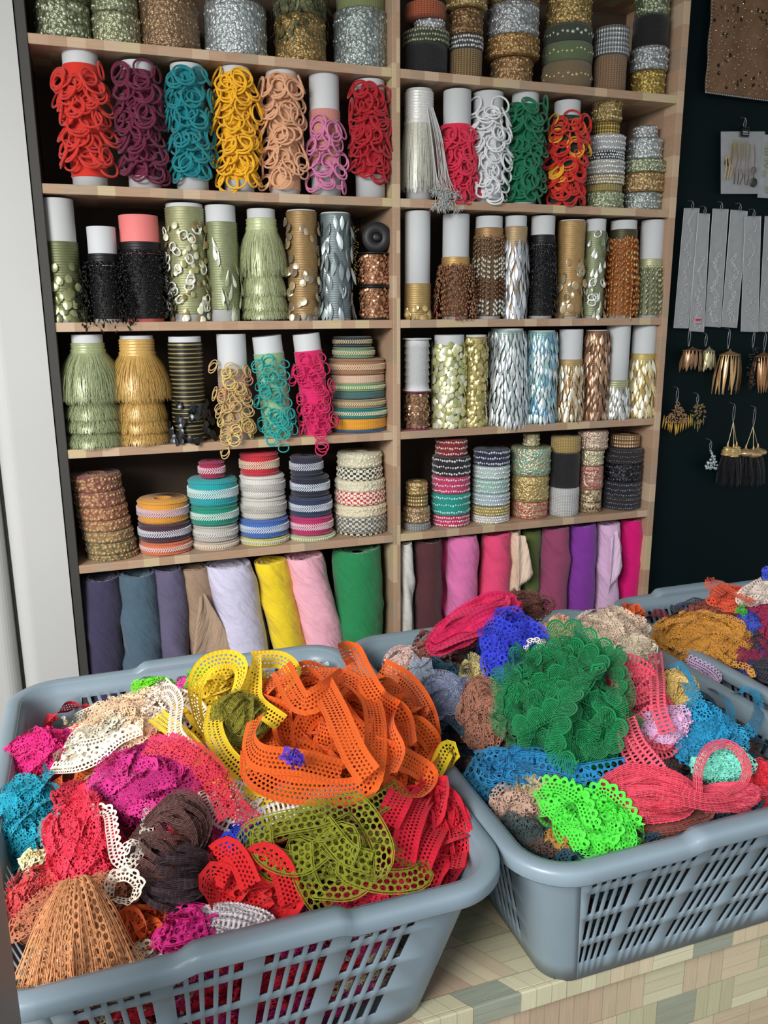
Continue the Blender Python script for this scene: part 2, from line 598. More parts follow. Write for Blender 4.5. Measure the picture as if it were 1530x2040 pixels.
# ------------------------------------------------------------------ shelf goods: where an item stands
def spot(px, row, wpx, gap=0.012, y=None):
    z = Z[row]; r = 0.03; x = 0.0
    for _ in range(12):
        yy = gap+r if y is None else y
        for _ in range(4):
            q = proj((x, yy, z))[0]; q2 = proj((x+0.001, yy, z))[0]
            x += (px-q)/(q2-q)*0.001
        r = wpx/2*depth((x, yy, z))/F
    return x, yy, z, r


def top_h(px, py, y, z):
    return on_y(px, py, y)[2]-z


WHITE = (200, 203, 205)


def tube_part(root, r, h, c=WHITE, z0=0.0, label=None):
    m_ = MB(); t = 0.0035
    m_.lathe([(r-t, z0), (r, z0), (r, z0+h-0.0008), (r-0.0008, z0+h), (r-t, z0+h), (r-t, z0)], 36)
    return m_.build('cardboard_tube', plain(c, 0.62, 0, 0.05, 20.0), root, label=label)


def torus_mesh(R, r, mat, n=22, k=7, name='ring'):
    m_ = MB(); a = np.linspace(0, 2*math.pi, n+1); b = np.linspace(0, 2*math.pi, k+1)
    P = np.stack([(R+r*np.cos(b)[None])*np.cos(a)[:, None], (R+r*np.cos(b)[None])*np.sin(a)[:, None], r*np.sin(b)[None]*np.ones((n+1, 1))], -1)
    m_.grid(P); return m_.mesh(name, mat)


def facing(n, spin=0.0):
    q = Vector(n).to_track_quat('Z', 'Y')
    return q @ Quaternion((0, 0, 1), spin)


# azimuth that looks at the camera from the shelf (-y, slightly -x)
AZ0 = -math.pi/2-0.18


def wound(root, r, z0, z1, mat, name='wound_band', ripple=0.0009, pitch=0.005, label=None):
    n = max(3, int((z1-z0)/pitch)); pr = [(r*0.94, z0)]
    for i in range(n):
        a = z0+(z1-z0)*i/n; b = z0+(z1-z0)*(i+1)/n
        pr += [(r, a+(b-a)*0.15), (r+ripple, (a+b)/2), (r, b-(b-a)*0.15)]
    pr.append((r*0.94, z1))
    m_ = MB(); m_.lathe(pr, 32)
    return m_.build(name, mat, root, label=label)


def ring_spool(px, row, wpx, py, c, label, n=47, rr=0.021, f0=0.1, f1=0.86, band=(0.07, 0.9), c2=None, spread=1.35, rnd=0.0, thick=0.0023, drop=0.0, bandcol=None, tubec=WHITE, wide=0.006, group='ring-trimmed spools', seed=None, lean=0.0):
    x, y, z, r = spot(px, row, wpx)
    h = top_h(px, py, y, z); R_ = random.Random(seed if seed is not None else int(px*7+row))
    root = empty('ring_trim_spool', (x, y, z), label, 'spool', group)
    if lean: root.rotation_euler = (0, lean, 0)
    tube_part(root, r, h, tubec)
    wound(root, r+0.0012, h*band[0], h*band[1], yarn(bandcol or c), pitch=0.0065)
    mats = [yarn(c)]+([yarn(q) for q in c2] if c2 else [])
    ms = [torus_mesh(rr, thick, q) for q in mats] + [torus_mesh(rr*0.82, thick, q) for q in mats]
    rows = max(3, int(n/5))
    cnt = 0
    for j in range(rows):
        zc = h*(f1-(f1-f0)*(j+0.3)/rows)
        per = max(1, n//rows)
        for k in range(per):
            az = AZ0+spread*((k+0.5)/per*2-1)+R_.uniform(-0.25, 0.25)
            out = r+wide+R_.uniform(0, 0.011)
            zz = zc+R_.uniform(-0.014, 0.014)
            if drop and R_.random() < 0.3: zz -= drop*R_.random()
            zz = max(zz, 0.014 if not drop else -0.03)
            if zz < 0.014: out = max(out, r+0.022); az = AZ0+R_.uniform(-0.5, 0.5)
            tl = R_.uniform(0.0, 0.65); sd = R_.uniform(-0.4, 0.4)
            a2 = az+sd
            nrm = (math.cos(a2)*math.cos(tl), math.sin(a2)*math.cos(tl), math.sin(tl))
            me = R_.choice(ms)
            if c2 and R_.random() < 0.6: me = ms[0]
            inst('ring', me, root, (out*math.cos(az), out*math.sin(az), zz), facing(nrm), (1, R_.uniform(0.82, 1.0), 1))
            cnt += 1
            if R_.random() < 0.5 and cnt < 290:   # the next ring of the same loop, slipped down a little
                inst('ring', me, root, ((out+0.003)*math.cos(az+0.05), (out+0.003)*math.sin(az+0.05), zz-0.006), facing(nrm), (0.96, 0.94, 1))
                cnt += 1
    return root


def strands(m_, r0, z0, L, n, flare, wd, R_, jit=0.3, kinks=4, curl=0.0):
    """a skirt of flat blades hanging from radius r0 at height z0"""
    az = np.array([R_.uniform(0, 2*math.pi) for _ in range(n)])
    ll = np.array([L*R_.uniform(0.93, 1.03) for _ in range(n)]); fl = np.array([flare*R_.uniform(0.82, 1.08) for _ in range(n)])
    t = np.linspace(0, 1, kinks+1)
    rad = r0+fl[:, None]*(1-(1-t[None])**2.2)
    da = np.array([R_.uniform(-jit, jit) for _ in range(n)])
    aa = az[:, None]+da[:, None]*t[None]**1.5
    zz = z0-ll[:, None]*t[None]
    for sgn in (0,):
        P0 = np.stack([rad*np.cos(aa), rad*np.sin(aa), zz], -1)
        tang = np.stack([-np.sin(aa), np.cos(aa), np.zeros_like(aa)], -1)*(wd*(1-0.6*t[None]))[..., None]*0.5
        G = np.stack([P0-tang, P0+tang], 2)      # n,k,2,3
        k = kinks+1
        idx = np.arange(n*k*2).reshape(n, k, 2)
        q = np.stack([idx[:, :-1, 0], idx[:, 1:, 0], idx[:, 1:, 1], idx[:, :-1, 1]], -1).reshape(-1, 4)
        m_.add(G.reshape(-1, 3), q)


def fringe_spool(px, row, wpx, py, c, label, tiers, tubef=0.85, head=0.06, cols=None, wide=0.02, group='fringe spools', n=420, wd=0.0014, tubec=WHITE, z_over=0.0, headcol=None):
    """tiers: list of (z fraction of the tier's top, length fraction, flare m)"""
    x, y, z, r = spot(px, row, wpx, gap=0.02)
    h = top_h(px, py, y, z); R_ = random.Random(int(px*3+row))
    root = empty('fringe_spool', (x, y, z), label, 'spool', group)
    tube_part(root, r, h, tubec)
    ztop = tiers[0][0]*h
    wound(root, r+0.002, ztop-0.005, ztop+head*h, straw(headcol or c), 'wound_braid', 0.0015, 0.006)
    for k, (zf, lf, fl) in enumerate(tiers):
        m_ = MB(); L = lf*h; z0 = zf*h
        m_.lathe([(r+0.002, z0), (r+fl*0.55, z0-L*0.25), (r+fl*0.8, z0-L*0.55), (r+fl*0.84, z0-L*0.84), (r+fl*0.3, z0-L*0.86)], 30)
        strands(m_, r+0.003, z0, L, n, fl, wd, R_, 0.13)
        strands(m_, r+0.0015, z0+0.002, L*0.97, n//2, fl*1.12, wd, R_, 0.22)
        m_.build('fringe_tier', straw(c if not cols else cols[k % len(cols)]), root, kind='stuff')
        # stitched heading of the tier
        wound(root, r+0.004+(0 if k == 0 else 0.002), z0-0.003, z0+0.005, straw(headcol or c), 'heading_braid', 0.001, 0.004)
    return root


def drop_mesh(L, wd, mat, kind='leaf', name='sequin'):
    m_ = MB()
    n = 9 if kind != 'oval' else 11
    t = np.linspace(0, 1, n)
    if kind == 'leaf': ww = wd*np.sin(math.pi*np.clip(t, 0.03, 0.97))**0.8
    elif kind == 'drop': ww = wd*np.clip(t*1.25, 0.04, 1)*np.sqrt(np.clip(1-(np.clip(t, 0.55, 1)-0.55)**2/0.2025, 0.0, 1))
    else: ww = wd*np.sqrt(np.clip(1-(2*t-1)**2, 0.01, 1))
    cu = np.array([-1, 0, 1.0])
    P = np.stack([cu[None]*ww[:, None]/2, np.abs(cu)[None]*ww[:, None]*0.16+(0.05*L*np.sin(math.pi*t))[:, None]*-1, -(t*L)[:, None]*np.ones((1, 3))], -1)
    m_.grid(P)
    Q = P.copy(); Q[:, :, 1] += 0.0004
    m_.grid(Q[:, ::-1])
    return m_.mesh(name, mat)


def sequin_spool(px, row, wpx, py, cord, seqs, label, n=48, L=0.026, wd=0.009, kind='leaf', f0=0.0, f1=0.9, tubec=WHITE, body=(0.02, 0.9), wide=0.004, spread=1.9, group='sequin spools', over=0.0, cordmetal=True, rings=0, ringc=None, flare=0.0, lean=0.0, tierz=0, dense=0.0):
    x, y, z, r = spot(px, row, wpx)
    h = top_h(px, py, y, z); R_ = random.Random(int(px*5+row))
    root = empty('sequin_trim_spool', (x, y, z), label, 'spool', group)
    if lean: root.rotation_euler = (0, lean, 0)
    tube_part(root, r, h, tubec)
    wound(root, r+0.0015, h*body[0], h*body[1], cordmetal if isinstance(cordmetal, bpy.types.Material) else foil(cord, 0.45) if cordmetal else yarn(cord), 'wound_cord', 0.0016, 0.0052)
    ms = [drop_mesh(L*s, wd*s, foil(c, 0.22), kind) for c in seqs for s in (1.0, 0.8)]
    if dense:
        nr = max(3, int(h*(f1-f0)/(L*0.42))); pc = max(4, min(290//nr, int(2*spread*(r+wide)/(wd*dense))))
        for j in range(nr):
            for k in range(pc):
                u = (nr-1-j+0.5)/nr; az = AZ0+spread*((k+0.5+0.5*(j % 2)+R_.uniform(-0.25, 0.25))/pc*2-1)
                zz = max(h*(f0+(f1-f0)*(nr-j)/nr)+R_.uniform(-0.004, 0.004), L*0.8-over); out = r+wide+flare*(1-u)+0.0008*(j % 3)
                q = Quaternion((0, 0, 1), az+math.pi/2+R_.uniform(-0.35, 0.35)) @ Quaternion((1, 0, 0), R_.uniform(-0.20, -0.02)) @ Quaternion((0, 1, 0), R_.uniform(-0.13, 0.13))
                inst('sequin', R_.choice(ms), root, (out*math.cos(az), out*math.sin(az), zz), q)
        n = 0
    for k in range(n):
        u = (k+R_.random())/n
        zz = h*(f0+(f1-f0)*u)
        if tierz: zz = h*(f0+(f1-f0)*(math.floor(u*tierz)+0.9)/tierz)+R_.uniform(-0.006, 0.006)
        zz = max(zz, L*0.75-over)
        az = AZ0+R_.uniform(-spread, spread)
        out = r+wide+R_.uniform(0, 0.004)+flare*(1-u)
        q = facing((0, 0, 1)) if False else Quaternion((0, 0, 1), az+math.pi/2+R_.uniform(-0.5, 0.5)) @ Quaternion((1, 0, 0), R_.uniform(-0.30, 0.08)) @ Quaternion((0, 1, 0), R_.uniform(-0.3, 0.3))
        inst('sequin', R_.choice(ms), root, (out*math.cos(az), out*math.sin(az), zz), q)
    if rings:
        tm = torus_mesh(0.0075, 0.0016, foil(ringc, 0.2), 16, 5, 'ring_sequin')
        for k in range(rings):
            az = AZ0+R_.uniform(-1.4, 1.2); out = r+wide+0.002; zz = h*R_.uniform(f0+0.08, f1)
            inst('ring_sequin', tm, root, (out*math.cos(az), out*math.sin(az), zz), facing((math.cos(az), math.sin(az), R_.uniform(-0.2, 0.4)), R_.uniform(0, 3)), (1, 1.3, 1))
    return root


OCT = np.array([(0, 0, 1), (1, 0, 0), (0, 1, 0), (-1, 0, 0), (0, -1, 0), (0, 0, -1)], float)
OCTF = [(0, 1, 2), (0, 2, 3), (0, 3, 4), (0, 4, 1), (5, 2, 1), (5, 3, 2), (5, 4, 3), (5, 1, 4)]


def bead_spool(px, row, wpx, py, colors, label, ztop=0.82, cord=(150, 120, 80), n=80, bead=(0.0016, 0.007), flare=0.008, tubec=WHITE, messy=0.0, group='bead fringe spools', over=0.0, gap=0.0005, metal=True, bands=False):
    """strands of long beads hung from a wound cord heading"""
    x, y, z, r = spot(px, row, wpx)
    h = top_h(px, py, y, z); R_ = random.Random(int(px*11+row))
    root = empty('bead_fringe_spool', (x, y, z), label, 'spool', group)
    tube_part(root, r, h, tubec)
    zt = ztop*h
    wound(root, r+0.0015, zt-0.012, zt+0.012, foil(cord, 0.4), 'wound_cord', 0.0016, 0.005)
    wound(root, r+0.0006, 0.006, zt-0.012, plain(tuple(int(q*0.75) for q in colors[0]), 0.6), 'inner_winding', 0.0008, 0.006)
    per = len(colors)
    groups = [MB() for _ in colors]
    for k in range(n):
        az = AZ0+(k+R_.random())/n*math.pi*2
        zz = zt-R_.uniform(0, 0.012); rad = r+0.003; da = R_.uniform(-0.15, 0.15)
        locs = []; mats = []; cs = []
        end = -over*R_.random() if over else 0.004
        ph = R_.random()
        while zz > end+bead[1]:
            f = (zt-zz)/zt
            rr_ = rad+flare*min(1, f*1.6)*R_.uniform(0.75, 1.1)+messy*R_.uniform(0, 0.012)
            a2 = az+da*f+messy*R_.uniform(-0.3, 0.3)
            L = bead[1]*R_.uniform(0.85, 1.1)
            tx, ty = R_.uniform(-0.12, 0.12)+messy*R_.uniform(-1.2, 1.2), R_.uniform(-0.12, 0.12)+messy*R_.uniform(-1.2, 1.2)
            rot = np.array((Matrix.Rotation(tx, 3, 'X') @ Matrix.Rotation(ty, 3, 'Y')))
            S = rot @ np.diag([bead[0], bead[0], L*0.52])
            locs.append((rr_*math.cos(a2), rr_*math.sin(a2), zz-L/2)); mats.append(S)
            if bands: cs.append(int(f*per*0.999) if f < 1 else per-1)
            else: cs.append(0 if R_.random() < 0.55 else R_.randrange(per))
            zz -= L*(1+gap*100)
        for i in range(per):
            sel = [j for j in range(len(cs)) if cs[j] == i]
            if sel: groups[i].copies(OCT, OCTF, [mats[j] for j in sel], [locs[j] for j in sel])
    for i, g in enumerate(groups):
        if g.n: g.build('bead_strands', foil(colors[i], 0.3) if metal else plain(colors[i], 0.25, 0, 0.1), root, kind='stuff')
    return root


# ------------------------------------------------------------------ wound rolls of trim
def roll(x, y, z, r, h, c, c2, kind, label, group, seed=0, tilt=0.0):
    R_ = random.Random(seed)
    loc = (x, y, z)
    m_ = MB(); e = min(0.003, h*0.12); core = max(0.010, r*0.3)
    mid = 0.0012 if kind in ('chevron', 'studs') else 0.0
    pr = [(core, 0.001), (r-e, 0), (r, e), (r+0.0004, h*0.25), (r+mid, h*0.35), (r+mid, h*0.65), (r+0.0004, h*0.75), (r, h-e), (r-e, h)]
    k = 6
    for i in range(1, k):
        rr = r-e-(r-e-core)*i/k
        pr += [(rr+0.0006, h-0.0012), (rr, h)]
    pr += [(core, h-0.001), (core, 0.001)]
    m_.lathe(pr, 40, ruv=r)
    mk = {'chevron': 'fabric', 'studs': 'fabric', 'beads': 'fabric'}.get(kind, kind)
    o_ = m_.build('trim_roll', roll_mat(c, c2, mk), None, loc=None)
    o_.location = loc; o_.rotation_euler = (tilt*R_.uniform(-1, 1), tilt*R_.uniform(-1, 1), R_.uniform(-0.6, 0.6))
    tag(o_, label, 'trim roll', group)
    if kind == 'chevron':
        b = MB(); n = int(2*math.pi*r/0.0052)
        cub = np.array([(-1, -1, -1), (1, -1, -1), (1, 1, -1), (-1, 1, -1), (-1, -1, 1), (1, -1, 1), (1, 1, 1), (-1, 1, 1)], float)
        cf = [(0, 3, 2, 1), (4, 5, 6, 7), (0, 1, 5, 4), (1, 2, 6, 5), (2, 3, 7, 6), (3, 0, 4, 7)]
        ls, ms = [], []
        hb = h*0.15
        for k in range(n):
            a = 2*math.pi*k/n
            for s in (-1, 1):
                T = np.array([-math.sin(a), math.cos(a), 0]); N = np.array([math.cos(a), math.sin(a), 0]); U = np.array([0, 0, 1.0])
                d1 = T*0.72+U*0.7*s; d2 = np.cross(N, d1)
                ms.append(np.stack([d1*hb*0.8, N*0.0014, d2*0.0011], 1)); ls.append(N*(r+0.0022)+U*(h*0.5-s*hb*0.55))
        b.copies(cub, cf, ms, ls); b.build('braid', yarn(c2), o_, smooth=False, kind='stuff', label='herringbone braid band')
        for zz in (h*0.1, h*0.9):
            t = MB(); a = np.linspace(0, 2*math.pi, 61); ww = 0.0005*np.sin(a*30)
            t.tube(np.stack([(r+0.0008)*np.cos(a), (r+0.0008)*np.sin(a), zz+ww], -1), 0.0013, 5); t.build('edge_cord', yarn(tuple(int(min(255, q*0.9+10)) for q in c)), o_)
    elif kind in ('studs', 'beads', 'ornate', 'floral', 'check'):
        b = MB(); rows = {'studs': 1, 'beads': 3, 'ornate': 3, 'floral': 2, 'check': 2}[kind]
        if h < 0.018: rows = min(rows, 2)
        pit = {'studs': 0.011, 'beads': 0.0062, 'ornate': 0.0085, 'floral': 0.009, 'check': 0.0085}[kind]
        sz = min(h/(rows+0.4)*0.48, {'studs': 0.0042, 'beads': 0.0030, 'ornate': 0.0030, 'floral': 0.0032, 'check': 0.0028}[kind])
        n = int(2*math.pi*r/pit); ls, ms = [], []
        dome = [(0, 0, 0.55)]+[(0.7*math.cos(q), 0.7*math.sin(q), 0.42) for q in np.arange(6)*math.pi/3]+[(math.cos(q), math.sin(q), 0) for q in np.arange(6)*math.pi/3]
        df = [(0, 1+i, 1+(i+1) % 6) for i in range(6)]
        for i in range(6): df += [(1+i, 7+i, 7+(i+1) % 6), (1+i, 7+(i+1) % 6, 1+(i+1) % 6)]
        for j in range(rows):
            for k in range(n):
                if kind in ('ornate', 'floral') and R_.random() < 0.3: continue
                a = 2*math.pi*(k+0.5*(j % 2)+R_.uniform(-0.1, 0.1))/n; s = sz*(R_.uniform(0.7, 1.1))
                N = np.array([math.cos(a), math.sin(a), 0]); T = np.array([-math.sin(a), math.cos(a), 0]); U = np.array([0, 0, 1.0])
                tw = R_.uniform(-0.5, 0.5) if kind != 'check' else 0
                ms.append(np.stack([(T+N*tw*0.3)*s, (U-N*tw*0.2)*s*(1.0 if kind != 'beads' else 1.2), N*s], 1)); ls.append(N*(r+0.0004+mid)+U*(h*(j+0.5+0.12*R_.uniform(-1, 1))/rows))
        b.copies(dome, df, ms, ls)
        b.build('studs', foil(c2, 0.25) if kind in ('studs', 'ornate', 'beads') else plain(c2, 0.35), o_, kind='stuff', label='raised shiny studs along the band')
    return o_


def stack(px, row, base, rolls, where, group, gap=0.012, lean=0.0, tilt=0.03, cat=None):
    """rolls bottom-up: (py_top, wpx, colour, accent, kind, description[, dx px]); where: words that find the stack"""
    wmax = max(q[1] for q in rolls)
    x, y, z, r = spot(px, row, wmax, gap)
    zc = z; n = len(rolls)
    for i, q in enumerate(rolls):
        py, wp, c, c2, kind, desc = q[:6]
        dx = q[6] if len(q) > 6 else 0
        zt = max(zc+0.006, on_y(px, py, y)[2])
        rr = wp/2*depth((x, y, zc))/F
        if n == 1: lab = '%s %s' % (desc, where)
        else:
            names = ['lowest', 'second from bottom', 'third from bottom', 'fourth from bottom', 'fifth from bottom']
            pos = 'topmost' if i == n-1 else 'middle one' if n == 3 and i == 1 else names[i] if i < 5 and i <= n//2 else ['', 'topmost', 'second from top', 'third from top', 'fourth from top', 'fifth from top'][n-i]
            lab = '%s, %s in %s' % (desc, pos, where)
        roll(x+dx*depth((x, y, zc))/F+lean*i, y, zc, rr, zt-zc-0.0004, c, c2, kind, lab, group, int(px*13+i), tilt*0.3)
        zc = zt
    return zc

# ------------------------------------------------------------------ row 1 (top shelf in view)
BRZ, GLD, DGR, SLV, GRN, BLK, CRM = (122, 92, 62), (196, 168, 108), (74, 84, 58), (168, 176, 178), (126, 138, 104), (22, 22, 24), (222, 208, 180)
g = 'trim rolls on the top shelf'
stack(130, 1, 72, [(14, 104, (104, 112, 84), (206, 210, 180), 'ornate', 'sage green sequinned trim roll'), (-60, 100, (96, 106, 80), (180, 184, 150), 'ornate', 'dull green trim roll')], 'sage stack by the dark panel', g)
stack(235, 1, 80, [(36, 92, (130, 134, 106), (206, 206, 170), 'ornate', 'olive sequinned trim roll'), (-55, 88, (120, 128, 100), (190, 196, 160), 'ornate', 'olive lattice trim roll')], 'olive stack beside the brown lace roll', g)
stack(340, 1, 94, [(2, 118, (128, 104, 82), (170, 140, 104), 'ornate', 'brown coiled lace roll')], 'beside the wide silver sequinned roll', g)
stack(471, 1, 102, [(18, 122, (156, 164, 166), (222, 232, 232), 'ornate', 'wide silver sequinned trim roll'), (-50, 110, (74, 62, 46), (140, 118, 84), 'floral', 'dark brown fringed trim roll')], 'silver stack in the middle of the top shelf', g)
stack(600, 1, 112, [(40, 100, (132, 110, 72), (190, 160, 100), 'ornate', 'gold brown petal trim roll'), (-60, 104, (70, 74, 50), (120, 120, 80), 'floral', 'dark green leaf trim roll')], 'leafy stack beside the silver lace roll', g)
stack(720, 1, 122, [(30, 108, (132, 140, 138), (200, 216, 210), 'ornate', 'grey silver lace roll'), (-50, 96, (128, 136, 90), (214, 210, 160), 'studs', 'green gold roll with ringed studs')], 'grey lace stack against the centre divider', g)
# leafy sprig tape draped over the leafy stack
x, y, z, r = spot(600, 1, 104)
m_ = MB(); R_ = random.Random(5)
for k in range(130):
    a = AZ0+R_.uniform(-1.7, 1.7); zz = R_.uniform(0.05, 0.15); q = r+0.002
    p0 = np.array([q*math.cos(a), q*math.sin(a), zz]); d = np.array([math.cos(a)*0.4+R_.uniform(-.5, .5), math.sin(a)*0.4+R_.uniform(-.5, .5), -R_.uniform(0.5, 1.0)]); d /= np.linalg.norm(d)
    s = np.cross(d, (math.cos(a), math.sin(a), 0.2)); L = R_.uniform(0.014, 0.026); wv = 0.0035
    m_.add([p0, p0+d*L*0.5+s*wv, p0+d*L, p0+d*L*0.5-s*wv], [(0, 1, 2, 3)])
o = m_.build('leaf_garland', foil((92, 94, 62), 0.4), None, loc=None); o.location = (x, y, z)
tag(o, 'dark green leaf tape drooping over the gold brown roll', 'leaf tape', kind='stuff')

stack(848, 1, 138, [(96, 84, (20, 20, 22), (60, 60, 62), 'plain', 'plain black ribbon roll'), (66, 90, (60, 66, 50), (150, 158, 128), 'beads', 'black and green beaded roll'), (43, 60, (150, 156, 158), (225, 230, 230), 'ornate', 'small silver jewelled roll', 8), (12, 82, (176, 84, 52), (216, 120, 70), 'weave', 'orange red woven roll', -2)], 'stack with an orange roll on top', g)
stack(927, 1, 146, [(104, 64, BRZ, GLD, 'weave', 'tan bronze woven roll'), (76, 66, (70, 70, 68), (200, 204, 204), 'beads', 'silver beaded roll'), (24, 66, (112, 84, 58), (170, 140, 100), 'ornate', 'dull bronze ornate roll'), (-30, 80, (150, 128, 86), (214, 190, 130), 'ornate', 'gold filigree roll')], 'bronze stack behind the coral and white spools', g)
stack(1018, 1, 157, [(122, 82, (134, 104, 74), (206, 170, 120), 'ornate', 'bronze rosette roll'), (80, 106, (146, 112, 74), (214, 176, 116), 'ornate', 'wide bronze jewelled roll'), (16, 102, (146, 150, 152), (216, 220, 222), 'ornate', 'wide silver embossed roll'), (-30, 100, (138, 116, 78), (210, 180, 120), 'ornate', 'gold lace roll')], 'stack with a wide silver roll', g)
stack(1127, 1, 167, [(132, 96, (122, 106, 78), (190, 170, 120), 'studs', 'olive bronze studded roll'), (94, 98, (98, 112, 80), (160, 170, 120), 'studs', 'green studded roll'), (58, 94, (58, 66, 54), (180, 186, 170), 'studs', 'dark green studded roll'), (0, 88, (140, 116, 74), (226, 200, 130), 'ornate', 'gold flowered roll')], 'green studded stack', g)
stack(1213, 1, 176, [(116, 62, (142, 110, 82), (186, 150, 112), 'weave', 'tan woven rope roll'), (58, 68, (130, 136, 140), (216, 220, 222), 'metal', 'silver woven roll')], 'narrow stack beside the green studded stack', g)
stack(1288, 1, 184, [(146, 66, (146, 122, 66), (226, 200, 110), 'ornate', 'gold sequinned roll'), (98, 72, (140, 144, 146), (220, 224, 226), 'ornate', 'silver sequinned roll'), (36, 70, (14, 14, 16), (40, 40, 44), 'plain', 'plain black roll'), (-40, 66, (106, 120, 90), (206, 214, 186), 'ornate', 'green and silver leafy roll')], 'stack at the end of the top shelf', g)

# ------------------------------------------------------------------ row 2: ring spools
ring_spool(181, 2, 66, 107, (206, 46, 34), 'bright red ring-trimmed spool beside the dark panel', n=51, f0=0.12, f1=0.84)
ring_spool(290, 2, 62, 128, (104, 22, 56), 'plum ring-trimmed spool between the red and teal spools', n=51, f0=0.1, f1=0.9, band=(0.1, 0.93))
ring_spool(385, 2, 62, 133, (12, 128, 136), 'teal ring-trimmed spool with white ends', n=48, f0=0.12, f1=0.88, band=(0.1, 0.95))
ring_spool(478, 2, 58, 138, (240, 178, 26), 'golden yellow ring-trimmed spool', n=57, f0=0.06, f1=0.92, band=(0.1, 0.95))
ring_spool(568, 2, 60, 146, (218, 166, 128), 'peach ring-trimmed spool beside the yellow spool', n=45, f0=0.1, f1=0.92, band=(0.04, 0.97), drop=0.0)
ring_spool(650, 2, 58, 153, (206, 120, 162), 'pink ring-trimmed spool with a long bare white top', n=22, f0=0.02, f1=0.62, band=(0.25, 0.72), bandcol=(196, 134, 124), drop=0.03, spread=0.9)
ring_spool(738, 2, 58, 163, (176, 18, 34), 'deep red ring-trimmed spool against the centre divider', n=51, f0=0.18, f1=0.88, band=(0.2, 0.92))
ring_spool(908, 2, 54, 182, (222, 44, 78), 'coral pink ring-trimmed spool with a bare white top', n=45, f0=0.05, f1=0.6, band=(0.05, 0.7), wide=0.004)
ring_spool(968, 2, 58, 186, (228, 230, 232), 'white ring-trimmed spool between coral and green spools', n=45, f0=0.06, f1=0.86, band=(0.03, 0.6))
ring_spool(1040, 2, 52, 188, (16, 116, 78), 'emerald green ring-trimmed spool', n=54, f0=0.04, f1=0.86, band=(0.02, 0.9))
ring_spool(1122, 2, 50, 203, (206, 40, 30), 'red and yellow ring-trimmed spool beside the emerald spool', n=57, f0=0.06, f1=0.8, band=(0.0, 0.86), bandcol=(40, 60, 48), c2=[(236, 176, 40), (226, 84, 36)])
fringe_spool(834, 2, 52, 180, (206, 206, 192), 'white cord fringe spool with tassels hanging past the shelf edge', [(0.70, 0.62, 0.012)], head=0.28, wd=0.0016, n=300, headcol=(220, 220, 216))
# the frayed tassel ends spilling over the board, a part of that spool
sp = [o for o in bpy.data.objects if o.get('label', '').startswith('white cord fringe spool')][0]
m_ = MB(); R_ = random.Random(3)
for k in range(26):
    a = R_.uniform(-0.3, 0.9); x0 = 0.012+0.03*R_.random(); y0 = -0.028-0.012*R_.random()
    pts = catmull([(x0*0.5, y0*0.9, 0.20), (x0*1.0, y0-0.006, 0.13), (x0*1.2+0.01*a, y0-0.016, 0.05), (x0*1.3+0.03*a, y0-0.022, 0.002+R_.uniform(-0.02, 0.02))], 0.01)
    m_.tube(pts, 0.0009, 4)
    for q in range(14):
        e = pts[-1]; d = np.array([R_.uniform(-1, 1), R_.uniform(-1, 0.3), R_.uniform(-1, 0.4)])*0.014
        m_.tube([e, e+d*0.6, e+d+np.array([0, 0, -0.004])], [0.0012, 0.001, 0.0005], 4)
m_.build('hanging_tassels', yarn((196, 198, 196)), sp, kind='stuff')

g = 'trim rolls at the end of the ring spool shelf'
stack(1199, 2, 408, [(385, 80, (136, 146, 112), (206, 214, 186), 'ornate', 'green pearl roll'), (371, 74, (168, 148, 84), (216, 196, 120), 'weave', 'thin gold roll'), (352, 78, (150, 140, 110), (220, 214, 190), 'beads', 'pale gold beaded roll'), (322, 78, (170, 172, 164), (232, 234, 230), 'beads', 'pearl beaded roll'), (305, 74, (40, 42, 46), (206, 210, 214), 'beads', 'black beaded roll'), (272, 76, (176, 180, 182), (236, 238, 238), 'beads', 'bright silver beaded roll'), (246, 52, (150, 128, 76), (226, 196, 110), 'metal', 'small gold roll'), (200, 58, (142, 122, 80), (220, 196, 136), 'ornate', 'ornate old gold roll')], 'gold-topped stack by the red spool', g)
stack(1276, 2, 413, [(386, 76, (142, 148, 146), (206, 214, 210), 'ornate', 'grey silver roll'), (348, 82, (150, 124, 86), (222, 190, 140), 'ornate', 'bronze medallion roll'), (321, 84, (126, 136, 106), (206, 210, 180), 'ornate', 'sage green roll'), (278, 68, (156, 164, 164), (228, 234, 234), 'ornate', 'silver diamond roll'), (252, 46, (160, 164, 166), (230, 234, 236), 'ornate', 'small silver roll')], 'silver-topped stack against the end panel', g)

# ------------------------------------------------------------------ row 3
sequin_spool(134, 3, 62, 398, (104, 110, 74), [(120, 126, 84), (150, 152, 108)], 'shadowed olive sequin spool against the dark panel', n=44, L=0.0224, wd=0.0184, kind='oval', f1=0.5, body=(0.1, 0.66), tubec=(190, 192, 192))
bead_spool(216, 3, 54, 453, [(18, 18, 20), (46, 46, 50)], 'black bead fringe spool with a white top', ztop=0.66, cord=(24, 24, 26), n=90, flare=0.030, messy=0.55, over=0.03, bead=(0.0018, 0.010), group='black bead fringe spools')
bead_spool(290, 3, 74, 431, [(18, 18, 20), (50, 50, 54)], 'black bead fringe spool with a wide pink top', ztop=0.7, cord=(24, 24, 26), n=100, flare=0.022, messy=0.5, bead=(0.0018, 0.010), tubec=(226, 124, 122), group='black bead fringe spools')
sequin_spool(380, 3, 70, 408, (150, 152, 112), [(226, 226, 190), (168, 164, 110), (150, 128, 84)], 'pale gold sequin spool with ring sequins beside the pink-topped spool', n=78, L=0.0157, wd=0.0126, kind='oval', f1=0.86, body=(0.06, 0.97), rings=26, ringc=(240, 242, 220), spread=1.5, wide=0.006)
